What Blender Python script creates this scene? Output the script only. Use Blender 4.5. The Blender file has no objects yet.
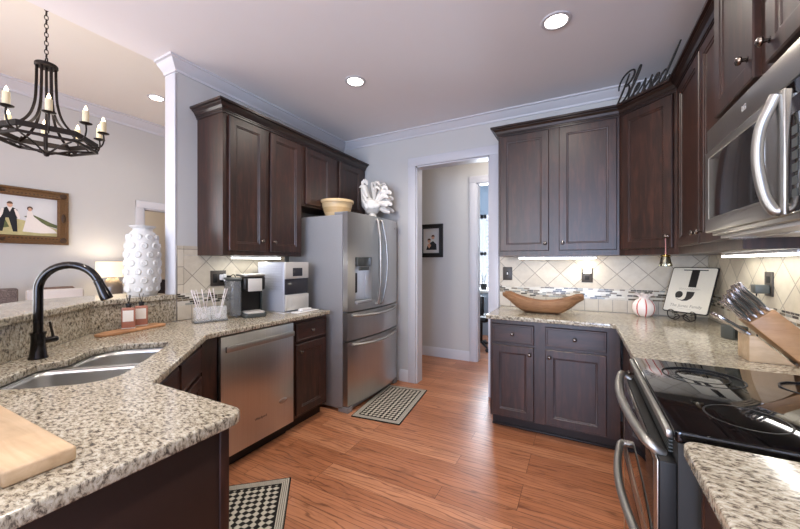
import bpy, bmesh, math, random
from mathutils import Vector, Matrix, Euler
random.seed(7)
SC = bpy.context.scene
COL = SC.collection
PI = math.pi
R = math.radians

# ------------------------------------------------------------------ camera, world, light, exposure
CAM_YAW = 28.0
cd = bpy.data.cameras.new('camera')
cd.sensor_width = 36.0
cd.sensor_fit = 'HORIZONTAL'
cd.lens = 36.0 * 338.0 / 800.0
cd.shift_y = -2.5 / 800.0
cd.clip_start = 0.02
cam = bpy.data.objects.new('camera', cd)
COL.objects.link(cam)
cam.location = (0, 0, 1.34)
cam.rotation_euler = (R(90), 0, R(CAM_YAW))
SC.camera = cam

wd = bpy.data.worlds.new('sky')
SC.world = wd
wd.use_nodes = True
_b = wd.node_tree.nodes['Background']
_b.inputs[0].default_value = (0.72, 0.84, 1.0, 1)
_b.inputs[1].default_value = 1.2

def area(name, loc, rot, sx, sy, power, col, spread=180):
    l = bpy.data.lights.new(name, 'AREA')
    l.shape = 'RECTANGLE'; l.size = sx; l.size_y = sy
    l.energy = power; l.color = col; l.spread = R(spread)
    o = bpy.data.objects.new(name, l); COL.objects.link(o)
    o.location = loc; o.rotation_euler = rot
    return o

def lamp(name, kind, loc, power, col, size=0.05, rot=(0, 0, 0), angle=120, blend=0.6):
    l = bpy.data.lights.new(name, kind)
    l.energy = power; l.color = col
    l.shadow_soft_size = size
    if kind == 'SPOT':
        l.spot_size = R(angle); l.spot_blend = blend
    o = bpy.data.objects.new(name, l); COL.objects.link(o)
    o.location = loc; o.rotation_euler = rot
    return o

COOL = (0.80, 0.89, 1.0)
WARM = (1.0, 0.91, 0.80)
# daylight through the windows of the rear wall, the dining wall and the room across the hall
area('daylight_rear_window', (-1.75, -3.52, 1.45), (R(90), 0, 0), 1.5, 1.7, 85, (1.0, 0.97, 0.93))
area('daylight_patio_door', (0.0, -3.52, 1.25), (R(90), 0, 0), 1.2, 2.1, 150, (0.50, 0.66, 1.0))
area('daylight_dining_window', (-4.93, -1.0, 1.55), (R(90), 0, R(-90)), 1.8, 1.7, 50, (0.95, 0.97, 1.0))
area('daylight_study_window', (-1.55, 6.12, 1.5), (R(90), 0, R(180)), 0.9, 1.35, 80, COOL)

SC.view_settings.view_transform = 'Standard'
SC.view_settings.look = 'None'
SC.view_settings.exposure = 0.34
SC.view_settings.gamma = 1.0
SC.view_settings.use_curve_mapping = False
SC.cycles.max_bounces = 10
SC.cycles.diffuse_bounces = 8
SC.cycles.glossy_bounces = 4
SC.cycles.transmission_bounces = 8
SC.cycles.caustics_reflective = False
SC.cycles.caustics_refractive = False
SC.cycles.sample_clamp_indirect = 6.0

# ------------------------------------------------------------------ materials
def lin(c):
    c = c / 255.0
    return c / 12.92 if c <= 0.04045 else ((c + 0.055) / 1.055) ** 2.4
def rgb(r, g, b): return (lin(r), lin(g), lin(b), 1.0)

def newmat(name):
    m = bpy.data.materials.new(name); m.use_nodes = True
    nt = m.node_tree
    return m, nt, nt.nodes['Principled BSDF']

def plain(name, col, rough=0.5, metal=0.0, coat=0.0, emit=None, es=0.0, bump=0.0, bscale=60.0, trans=0.0, ior=1.45, vary=0.04, spec=0.5):
    m, nt, p = newmat(name)
    p.inputs['Roughness'].default_value = rough
    p.inputs['Metallic'].default_value = metal
    p.inputs['Coat Weight'].default_value = coat
    p.inputs['Transmission Weight'].default_value = trans
    p.inputs['IOR'].default_value = ior
    p.inputs['Specular IOR Level'].default_value = spec
    tc = nt.nodes.new('ShaderNodeTexCoord')
    n = nt.nodes.new('ShaderNodeTexNoise'); n.inputs['Scale'].default_value = bscale; n.inputs['Detail'].default_value = 4
    nt.links.new(tc.outputs['Object'], n.inputs['Vector'])
    mx = nt.nodes.new('ShaderNodeMix'); mx.data_type = 'RGBA'
    mx.inputs[6].default_value = tuple(c * (1 - vary) for c in col[:3]) + (1,)
    mx.inputs[7].default_value = tuple(min(1, c * (1 + vary)) for c in col[:3]) + (1,)
    nt.links.new(n.outputs['Fac'], mx.inputs[0])
    nt.links.new(mx.outputs[2], p.inputs['Base Color'])
    if bump:
        b = nt.nodes.new('ShaderNodeBump'); b.inputs['Strength'].default_value = bump; b.inputs['Distance'].default_value = 0.002
        nt.links.new(n.outputs['Fac'], b.inputs['Height']); nt.links.new(b.outputs[0], p.inputs['Normal'])
    if emit:
        p.inputs['Emission Color'].default_value = emit; p.inputs['Emission Strength'].default_value = es
    return m

def ramp(nt, stops, interp='LINEAR'):
    r = nt.nodes.new('ShaderNodeValToRGB'); cr = r.color_ramp; cr.interpolation = interp
    while len(cr.elements) < len(stops): cr.elements.new(0.5)
    for e, (pos, c) in zip(cr.elements, stops): e.position = pos; e.color = c
    return r

def mapping(nt, scale=(1, 1, 1), rot=(0, 0, 0), loc=(0, 0, 0), coord='Object'):
    tc = nt.nodes.new('ShaderNodeTexCoord'); mp = nt.nodes.new('ShaderNodeMapping')
    mp.inputs['Scale'].default_value = scale; mp.inputs['Rotation'].default_value = rot; mp.inputs['Location'].default_value = loc
    nt.links.new(tc.outputs[coord], mp.inputs['Vector'])
    return mp

def noise(nt, vec, scale, detail=5, rough=0.55, dist=0.0):
    n = nt.nodes.new('ShaderNodeTexNoise')
    n.inputs['Scale'].default_value = scale; n.inputs['Detail'].default_value = detail
    n.inputs['Roughness'].default_value = rough; n.inputs['Distortion'].default_value = dist
    nt.links.new(vec, n.inputs['Vector'])
    return n

def mixc(nt, fac, a, b, blend='MIX'):
    mx = nt.nodes.new('ShaderNodeMix'); mx.data_type = 'RGBA'; mx.blend_type = blend
    for sock, v in ((0, fac), (6, a), (7, b)):
        if hasattr(v, 'is_output'): nt.links.new(v, mx.inputs[sock])
        elif v is not None: mx.inputs[sock].default_value = v
    return mx.outputs[2]

def mathn(nt, op, a, b=None):
    n = nt.nodes.new('ShaderNodeMath'); n.operation = op
    for i, v in enumerate((a, b)):
        if v is None: continue
        if hasattr(v, 'is_output'): nt.links.new(v, n.inputs[i])
        else: n.inputs[i].default_value = v
    return n.outputs[0]

def wood(name, dark, mid, light, rough=0.3, axis='Z', scale=1.0, coat=0.25, vary=0.75):
    m, nt, p = newmat(name)
    s = [5.5 * scale] * 3; s['XYZ'.index(axis)] = 0.75 * scale
    mp = mapping(nt, tuple(s))
    n1 = noise(nt, mp.outputs[0], 6.0, 7, 0.6, 0.6)
    s2 = [1, 1, 1]
    mp2 = mapping(nt, tuple(s2))
    n2 = noise(nt, mp2.outputs[0], 9.0 * scale, 3, 0.5)
    r1 = ramp(nt, [(0.28, dark), (0.5, mid), (0.74, light)])
    nt.links.new(n1.outputs['Fac'], r1.inputs[0])
    r2 = ramp(nt, [(0.3, (0.72, 0.72, 0.72, 1)), (0.7, (1.2, 1.2, 1.2, 1))])
    nt.links.new(n2.outputs['Fac'], r2.inputs[0])
    c = mixc(nt, vary, r1.outputs[0], r2.outputs[0], 'MULTIPLY')
    nt.links.new(c, p.inputs['Base Color'])
    p.inputs['Roughness'].default_value = rough
    p.inputs['Coat Weight'].default_value = coat; p.inputs['Coat Roughness'].default_value = 0.38
    return m

def granite(name):
    m, nt, p = newmat(name)
    mp = mapping(nt, (1.0, 1.8, 1.0), (0, 0, R(33)))
    n1 = noise(nt, mp.outputs[0], 58, 8, 0.66, 0.4)
    r1 = ramp(nt, [(0.31, rgb(52, 47, 44)), (0.41, rgb(104, 96, 86)), (0.48, rgb(166, 157, 139)), (0.57, rgb(192, 186, 170)), (0.68, rgb(206, 202, 190)), (0.80, rgb(150, 148, 143))])
    nt.links.new(n1.outputs['Fac'], r1.inputs[0])
    n2 = noise(nt, mp.outputs[0], 105, 5, 0.7, 0.3)
    r2 = ramp(nt, [(0.33, (1, 1, 1, 1)), (0.42, (0, 0, 0, 1))])
    nt.links.new(n2.outputs['Fac'], r2.inputs[0])
    c = mixc(nt, mathn(nt, 'MULTIPLY', r2.outputs[0], 0.8), r1.outputs[0], rgb(66, 60, 58))
    n3 = noise(nt, mp.outputs[0], 150, 3, 0.6)
    r3 = ramp(nt, [(0.60, (0, 0, 0, 1)), (0.70, (1, 1, 1, 1))])
    nt.links.new(n3.outputs['Fac'], r3.inputs[0])
    c = mixc(nt, mathn(nt, 'MULTIPLY', r3.outputs[0], 0.6), c, rgb(146, 140, 132))
    n4 = noise(nt, mp.outputs[0], 5, 3, 0.5)
    r4 = ramp(nt, [(0.35, (0.86, 0.84, 0.80, 1)), (0.65, (1.05, 1.05, 1.05, 1))])
    nt.links.new(n4.outputs['Fac'], r4.inputs[0])
    c = mixc(nt, 1.0, c, r4.outputs[0], 'MULTIPLY')
    nt.links.new(c, p.inputs['Base Color'])
    p.inputs['Roughness'].default_value = 0.13
    p.inputs['Specular IOR Level'].default_value = 0.5
    return m

def floor_mat():
    m, nt, p = newmat('hardwood_planks')
    mp = mapping(nt, (1, 1, 1), (0, 0, 0), (0.3, 0.05, 0))
    br = nt.nodes.new('ShaderNodeTexBrick')
    br.inputs['Scale'].default_value = 1.0; br.inputs['Brick Width'].default_value = 1.15; br.inputs['Row Height'].default_value = 0.122
    br.inputs['Mortar Size'].default_value = 0.0016; br.inputs['Mortar Smooth'].default_value = 0.3; br.offset = 0.37; br.offset_frequency = 3; br.inputs['Bias'].default_value = 0
    br.inputs['Color1'].default_value = (0, 0, 0, 1); br.inputs['Color2'].default_value = (1, 1, 1, 1); br.inputs['Mortar'].default_value = (0.5, 0.5, 0.5, 1)
    nt.links.new(mp.outputs[0], br.inputs['Vector'])
    # shift the grain by plank so neighbours differ
    sep = nt.nodes.new('ShaderNodeCombineXYZ')
    nt.links.new(mathn(nt, 'MULTIPLY', br.outputs['Color'], 7.0), sep.inputs[0])
    nt.links.new(mathn(nt, 'MULTIPLY', br.outputs['Color'], 3.0), sep.inputs[1])
    va = nt.nodes.new('ShaderNodeVectorMath'); va.operation = 'ADD'
    nt.links.new(mp.outputs[0], va.inputs[0]); nt.links.new(sep.outputs[0], va.inputs[1])
    ms = nt.nodes.new('ShaderNodeMapping'); ms.inputs['Scale'].default_value = (1.1, 6.5, 1.0)
    nt.links.new(va.outputs[0], ms.inputs['Vector'])
    n1 = noise(nt, ms.outputs[0], 2.2, 6, 0.6, 1.2)
    r0 = ramp(nt, [(0.0, rgb(168, 108, 74)), (0.5, rgb(182, 121, 86)), (1.0, rgb(194, 135, 99))])
    nt.links.new(br.outputs['Color'], r0.inputs[0])
    r1 = ramp(nt, [(0.30, (0.50, 0.44, 0.40, 1)), (0.44, (0.88, 0.86, 0.84, 1)), (0.70, (1.14, 1.12, 1.10, 1))])
    nt.links.new(n1.outputs['Fac'], r1.inputs[0])
    c = mixc(nt, 0.85, r0.outputs[0], r1.outputs[0], 'MULTIPLY')
    # dark figure lines
    w = nt.nodes.new('ShaderNodeTexWave'); w.wave_type = 'BANDS'; w.bands_direction = 'Y'
    w.inputs['Scale'].default_value = 1.5; w.inputs['Distortion'].default_value = 11.0; w.inputs['Detail'].default_value = 3.0; w.inputs['Detail Scale'].default_value = 1.2
    nt.links.new(ms.outputs[0], w.inputs['Vector'])
    rw = ramp(nt, [(0.0, (1, 1, 1, 1)), (0.13, (0, 0, 0, 1))])
    nt.links.new(w.outputs['Fac'], rw.inputs[0])
    c = mixc(nt, mathn(nt, 'MULTIPLY', rw.outputs[0], 0.6), c, rgb(92, 52, 34))
    c = mixc(nt, mathn(nt, 'MULTIPLY', br.outputs['Fac'], 0.75), c, rgb(62, 32, 20))
    nt.links.new(c, p.inputs['Base Color'])
    p.inputs['Roughness'].default_value = 0.34
    b = nt.nodes.new('ShaderNodeBump'); b.inputs['Strength'].default_value = 0.25; b.inputs['Distance'].default_value = 0.002
    nt.links.new(n1.outputs['Fac'], b.inputs['Height']); nt.links.new(b.outputs[0], p.inputs['Normal'])
    return m

def tile_mat(name, bw, bh, rot=0.0, off=0.0, mortar=0.004, c1=(212, 203, 186), c2=(196, 186, 168), cm=(160, 151, 137), loc=(0, 0, 0)):
    m, nt, p = newmat(name)
    mp = mapping(nt, (1, 1, 1), (0, 0, rot), loc)
    br = nt.nodes.new('ShaderNodeTexBrick'); br.offset = off; br.offset_frequency = 2
    br.inputs['Scale'].default_value = 1; br.inputs['Brick Width'].default_value = bw; br.inputs['Row Height'].default_value = bh
    br.inputs['Mortar Size'].default_value = mortar; br.inputs['Mortar Smooth'].default_value = 0.2
    br.inputs['Color1'].default_value = rgb(*c1); br.inputs['Color2'].default_value = rgb(*c2); br.inputs['Mortar'].default_value = rgb(*cm)
    nt.links.new(mp.outputs[0], br.inputs['Vector'])
    n = noise(nt, mp.outputs[0], 22, 5, 0.6)
    r = ramp(nt, [(0.3, (0.88, 0.86, 0.83, 1)), (0.65, (1.04, 1.04, 1.04, 1))]); nt.links.new(n.outputs['Fac'], r.inputs[0])
    c = mixc(nt, 0.7, br.outputs['Color'], r.outputs[0], 'MULTIPLY')
    nt.links.new(c, p.inputs['Base Color']); p.inputs['Roughness'].default_value = 0.42
    b = nt.nodes.new('ShaderNodeBump'); b.inputs['Strength'].default_value = 0.5; b.inputs['Distance'].default_value = 0.002; b.invert = True
    nt.links.new(br.outputs['Fac'], b.inputs['Height']); nt.links.new(b.outputs[0], p.inputs['Normal'])
    return m

def mosaic_mat():
    m, nt, p = newmat('glass_mosaic')
    mp = mapping(nt)
    br = nt.nodes.new('ShaderNodeTexBrick'); br.offset = 0.4; br.offset_frequency = 2; br.squash = 0.7; br.squash_frequency = 3
    br.inputs['Scale'].default_value = 1; br.inputs['Brick Width'].default_value = 0.055; br.inputs['Row Height'].default_value = 0.0152
    br.inputs['Mortar Size'].default_value = 0.0012
    br.inputs['Color1'].default_value = (0, 0, 0, 1); br.inputs['Color2'].default_value = (1, 1, 1, 1); br.inputs['Mortar'].default_value = (0.99, 0.99, 0.99, 1)
    nt.links.new(mp.outputs[0], br.inputs['Vector'])
    r = ramp(nt, [(0.0, rgb(74, 70, 64)), (0.22, rgb(206, 200, 186)), (0.45, rgb(120, 108, 92)), (0.62, rgb(222, 218, 206)), (0.80, rgb(150, 152, 146)), (0.9, rgb(205, 198, 182))], 'CONSTANT')
    nt.links.new(br.outputs['Color'], r.inputs[0])
    nt.links.new(r.outputs[0], p.inputs['Base Color']); p.inputs['Roughness'].default_value = 0.2
    return m

def steel_mat(name, col=(176, 174, 172), rough=0.27, axis='Z', strength=1.0):
    m, nt, p = newmat(name)
    s = [160, 160, 160]; s['XYZ'.index(axis)] = 1.0
    mp = mapping(nt, tuple(s))
    n = noise(nt, mp.outputs[0], 2.0, 3, 0.5)
    r = ramp(nt, [(0.3, tuple(c * 0.90 for c in rgb(*col)[:3]) + (1,)), (0.7, rgb(*col))]); nt.links.new(n.outputs['Fac'], r.inputs[0])
    nt.links.new(r.outputs[0], p.inputs['Base Color'])
    p.inputs['Metallic'].default_value = 1.0
    p.inputs['Roughness'].default_value = rough
    mp2 = mapping(nt, (3.0, 3.0, 1.2)); n2 = noise(nt, mp2.outputs[0], 2.0, 1, 0.4)
    b = nt.nodes.new('ShaderNodeBump'); b.inputs['Strength'].default_value = 0.08 * strength; b.inputs['Distance'].default_value = 0.05
    nt.links.new(n2.outputs['Fac'], b.inputs['Height']); nt.links.new(b.outputs[0], p.inputs['Normal'])
    return m

def rug_mat(name, hx, hy, border=0.05, pitch=0.034):
    """woven black and cream mat: ribbed cream border, black line, then cream twists on black"""
    m, nt, p = newmat(name)
    tc = nt.nodes.new('ShaderNodeTexCoord'); sx = nt.nodes.new('ShaderNodeSeparateXYZ')
    nt.links.new(tc.outputs['Object'], sx.inputs[0])
    ax = mathn(nt, 'ABSOLUTE', sx.outputs[0]); ay = mathn(nt, 'ABSOLUTE', sx.outputs[1])
    dx = mathn(nt, 'SUBTRACT', hx, ax); dy = mathn(nt, 'SUBTRACT', hy, ay)
    d = mathn(nt, 'MINIMUM', dx, dy)
    # field: diagonal twist pattern
    k = 2 * PI / pitch * .62
    s1 = mathn(nt, 'SINE', mathn(nt, 'MULTIPLY', mathn(nt, 'ADD', sx.outputs[0], sx.outputs[1]), k * 0.72))
    s2 = mathn(nt, 'SINE', mathn(nt, 'MULTIPLY', mathn(nt, 'SUBTRACT', sx.outputs[0], sx.outputs[1]), k * 0.72))
    s3 = mathn(nt, 'SINE', mathn(nt, 'MULTIPLY', sx.outputs[1], k))
    f = mathn(nt, 'ADD', mathn(nt, 'MULTIPLY', s1, s2), mathn(nt, 'MULTIPLY', s3, 0.12))
    fr = ramp(nt, [(0.0, rgb(32, 30, 30)), (0.46, rgb(44, 42, 40)), (0.56, rgb(190, 184, 170)), (1.0, rgb(205, 198, 184))])
    nt.links.new(mathn(nt, 'ADD', mathn(nt, 'MULTIPLY', f, 0.35), 0.5), fr.inputs[0])
    # border ribs follow the edge
    rib = mathn(nt, 'SINE', mathn(nt, 'MULTIPLY', d, 2 * PI / 0.0105))
    kn = mathn(nt, 'SINE', mathn(nt, 'MULTIPLY', mathn(nt, 'ADD', sx.outputs[0], sx.outputs[1]), 2 * PI / 0.012))
    rv = mathn(nt, 'ADD', mathn(nt, 'MULTIPLY', rib, 0.35), mathn(nt, 'MULTIPLY', kn, 0.2))
    rr = ramp(nt, [(0.15, rgb(96, 92, 86)), (0.5, rgb(168, 162, 150)), (0.8, rgb(200, 194, 180))])
    nt.links.new(mathn(nt, 'ADD', rv, 0.5), rr.inputs[0])
    inb = mathn(nt, 'GREATER_THAN', d, border)
    c = mixc(nt, inb, rr.outputs[0], fr.outputs[0])
    line = mathn(nt, 'MULTIPLY', mathn(nt, 'GREATER_THAN', d, border - 0.002), mathn(nt, 'LESS_THAN', d, border + 0.009))
    c = mixc(nt, line, c, rgb(34, 32, 32))
    edge = mathn(nt, 'LESS_THAN', d, 0.006)
    c = mixc(nt, edge, c, rgb(48, 46, 44))
    nt.links.new(c, p.inputs['Base Color']); p.inputs['Roughness'].default_value = 0.95; p.inputs['Specular IOR Level'].default_value = 0.1
    b = nt.nodes.new('ShaderNodeBump'); b.inputs['Strength'].default_value = 0.5; b.inputs['Distance'].default_value = 0.003
    nt.links.new(f, b.inputs['Height']); nt.links.new(b.outputs[0], p.inputs['Normal'])
    return m

def tweed_mat():
    m, nt, p = newmat('brown_tweed')
    mp = mapping(nt, (1, 1, 1)); n = noise(nt, mp.outputs[0], 130, 3, 0.7)
    r = ramp(nt, [(0.35, rgb(66, 56, 54)), (0.5, rgb(104, 92, 88)), (0.65, rgb(150, 138, 130))]); nt.links.new(n.outputs['Fac'], r.inputs[0])
    nt.links.new(r.outputs[0], p.inputs['Base Color']); p.inputs['Roughness'].default_value = 0.95
    return m

M = {}
M['wall'] = plain('wall_paint', rgb(196, 195, 193), 0.75, bscale=9, vary=0.01)
M['ceil'] = plain('ceiling_paint', rgb(236, 235, 238), 0.85, bscale=9, vary=0.01)
M['ceild'] = plain('dining_ceiling_lit_tint', rgb(236, 232, 224), 0.85, bscale=9, vary=0.01)  # warm chandelier light put into the dining ceiling colour
M['trim'] = plain('white_trim_paint', rgb(204, 204, 209), 0.4, bscale=12, vary=0.01)
M['floor'] = floor_mat()
M['cab'] = wood('espresso_wood', rgb(30, 16, 12), rgb(48, 26, 19), rgb(72, 41, 31), 0.40)
M['cabh'] = wood('espresso_wood_across', rgb(30, 16, 12), rgb(48, 26, 19), rgb(72, 41, 31), 0.40, axis='X')
M['cabin'] = plain('cabinet_dark_side', rgb(46, 31, 27), 0.45)
M['crown'] = wood('espresso_crown', rgb(30, 19, 16), rgb(40, 26, 22), rgb(52, 36, 30), 0.3, axis='X')
M['toe'] = plain('toe_kick_dark', rgb(34, 22, 19), 0.5)
M['granite'] = granite('speckled_granite')
M['steel'] = steel_mat('brushed_steel', (204, 203, 201), 0.32)
M['steelh'] = steel_mat('brushed_steel_across', (180, 177, 172), 0.32, axis='Y')
M['handle'] = steel_mat('handle_steel', (178, 176, 172), 0.42)
M['sink'] = steel_mat('sink_steel', (214, 213, 210), 0.3, axis='X', strength=0.3)
M['grey'] = plain('fridge_side_grey', rgb(138, 139, 143), 0.4)
M['black'] = plain('black_plastic', rgb(18, 18, 20), 0.35)
M['blackm'] = plain('matte_black', rgb(20, 19, 19), 0.6)
M['glassblk'] = plain('black_glass', rgb(8, 8, 10), 0.04, spec=0.7)
M['burner'] = plain('burner_ring_grey', rgb(40, 40, 42), 0.45, spec=0.2)
M['mwglass'] = plain('microwave_window', rgb(40, 40, 42), 0.08)
M['bronze'] = plain('oil_rubbed_bronze', rgb(34, 31, 31), 0.22, metal=0.85, coat=0.3)
M['iron'] = plain('dark_iron', rgb(40, 33, 30), 0.45, metal=0.6)
M['knob'] = plain('bronze_knob', rgb(120, 112, 106), 0.25, metal=1.0)
M['white'] = plain('white_ceramic', rgb(202, 201, 199), 0.35)
M['rooster'] = plain('white_glaze', rgb(222, 220, 216), 0.35)
M['wplastic'] = plain('white_plastic', rgb(226, 226, 226), 0.35)
M['plate'] = plain('brown_plate', rgb(66, 60, 55), 0.4)
M['board'] = wood('pale_maple', rgb(178, 150, 118), rgb(196, 169, 136), rgb(210, 186, 155), 0.5, axis='X', scale=0.8, coat=0)
M['boardd'] = wood('warm_board', rgb(150, 106, 72), rgb(176, 130, 92), rgb(196, 152, 112), 0.5, axis='X', coat=0)
M['block'] = wood('block_wood', rgb(166, 124, 86), rgb(184, 142, 102), rgb(198, 158, 118), 0.45, axis='X', coat=0.1)
M['dough'] = wood('carved_wood', rgb(116, 80, 52), rgb(146, 106, 72), rgb(170, 130, 94), 0.6, axis='X', coat=0)
M['tan'] = plain('tan_stoneware', rgb(214, 186, 142), 0.4)
M['tanb'] = plain('tan_stoneware_band', rgb(196, 164, 118), 0.4)
M['lens'] = plain('lamp_lens', rgb(255, 250, 240), 0.5, emit=(1, 0.93, 0.82, 1), es=9.0)
M['strip'] = plain('light_strip_lens', rgb(255, 255, 250), 0.5, emit=(1.0, 0.98, 0.92, 1), es=6.0)
M['flame'] = plain('candle_bulb', rgb(255, 240, 210), 0.3, emit=(1, 0.78, 0.5, 1), es=9.0)
M['candle'] = plain('ivory_candle', rgb(228, 214, 178), 0.5)
M['shade'] = plain('linen_shade', rgb(236, 222, 192), 0.8, emit=(1, 0.84, 0.6, 1), es=0.55)
M['nightlt'] = plain('night_light_lens', rgb(255, 250, 235), 0.4, emit=(1, 0.9, 0.7, 1), es=9.0)
M['lampbase'] = plain('taupe_glaze', rgb(112, 100, 86), 0.25, coat=0.4)
M['gilt'] = plain('aged_gilt', rgb(112, 84, 56), 0.4, metal=0.35, bump=0.8, bscale=70, vary=0.45)
M['giltd'] = plain('aged_gilt_dark', rgb(66, 48, 34), 0.5, metal=0.2, vary=0.3)
M['tweed'] = tweed_mat()
M['cream'] = plain('cream_upholstery', rgb(214, 206, 198), 0.9, bump=0.3, bscale=180)
M['walnut'] = wood('chair_wood', rgb(92, 72, 60), rgb(118, 96, 82), rgb(140, 116, 100), 0.5, axis='Y')
M['diamond'] = tile_mat('diamond_tile', 0.152, 0.152, rot=R(45), mortar=0.0035)
M['row'] = tile_mat('square_tile', 0.104, 0.2, mortar=0.0032)
M['edge'] = tile_mat('edge_tile', 0.2, 0.13, mortar=0.0035)
M['mosaic'] = mosaic_mat()
M['paper'] = plain('ivory_paper', rgb(226, 222, 210), 0.6)
M['ink'] = plain('black_ink', rgb(28, 26, 26), 0.5)
M['fink'] = plain('faint_ink', rgb(150, 146, 138), 0.6)
M['clear'] = plain('clear_acrylic', rgb(236, 240, 242), 0.05)
M['clear'].node_tree.nodes['Principled BSDF'].inputs['Alpha'].default_value = 0.22
M['smoke'] = plain('smoky_plastic', rgb(120, 124, 128), 0.08)
M['smoke'].node_tree.nodes['Principled BSDF'].inputs['Alpha'].default_value = 0.6
M['cutlery'] = steel_mat('cutlery_steel', (214, 208, 208), 0.24, strength=0)
M['tableware'] = plain('frosted_tableware', rgb(222, 214, 216), 0.18, coat=0.4)
M['bluegrey'] = plain('silver_paint', rgb(178, 182, 194), 0.35, metal=0.2)
M['silver'] = plain('pale_silver', rgb(206, 204, 200), 0.35, metal=0.25)
M['darkwin'] = plain('dark_window', rgb(52, 52, 58), 0.1)
M['soap'] = plain('amber_pink_soap', rgb(196, 134, 114), 0.12, trans=0.35, ior=1.3, coat=0.4)
M['label'] = plain('white_label', rgb(232, 230, 224), 0.6)
M['red'] = plain('red_stripe_glass', rgb(190, 84, 82), 0.12, coat=0.4)
M['milk'] = plain('milk_glass', rgb(232, 222, 218), 0.12, coat=0.4)
M['brass'] = plain('polished_brass', rgb(206, 178, 104), 0.15, metal=1.0)
M['bellm'] = plain('pewter_bell', rgb(150, 148, 132), 0.18, metal=1.0)
M['ribbon'] = plain('pink_ribbon', rgb(170, 120, 118), 0.7)
M['cord'] = plain('black_cord', rgb(24, 24, 24), 0.5)
M['mdark'] = plain('charger_grey', rgb(70, 74, 73), 0.4)
M['skin'] = plain('print_skin', rgb(206, 164, 140), 0.7)
M['sky'] = plain('print_sky', rgb(206, 208, 210), 0.7, bscale=6, vary=0.12)
M['blue'] = plain('print_blue_hill', rgb(58, 86, 128), 0.7)
M['grass'] = plain('print_grass', rgb(186, 178, 130), 0.7, bscale=20, vary=0.25)
M['tree'] = plain('print_trees', rgb(92, 100, 64), 0.7, bscale=40, vary=0.4)
M['suit'] = plain('print_dark_suit', rgb(28, 30, 36), 0.7)
M['gown'] = plain('print_white_gown', rgb(228, 222, 216), 0.7)
M['hair'] = plain('print_hair', rgb(84, 60, 44), 0.7)
M['mat'] = plain('print_mat_grey', rgb(206, 204, 202), 0.7)
M['shutter'] = plain('white_shutter', rgb(236, 240, 246), 0.5)
M['denim'] = plain('study_wall_paint', rgb(150, 166, 182), 0.8)
M['glass'] = plain('window_glass', rgb(250, 252, 255), 0.02, trans=1.0, ior=1.02)
M['beige'] = plain('beige_wall_paint', rgb(206, 196, 182), 0.8, bscale=9, vary=0.01)

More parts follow.
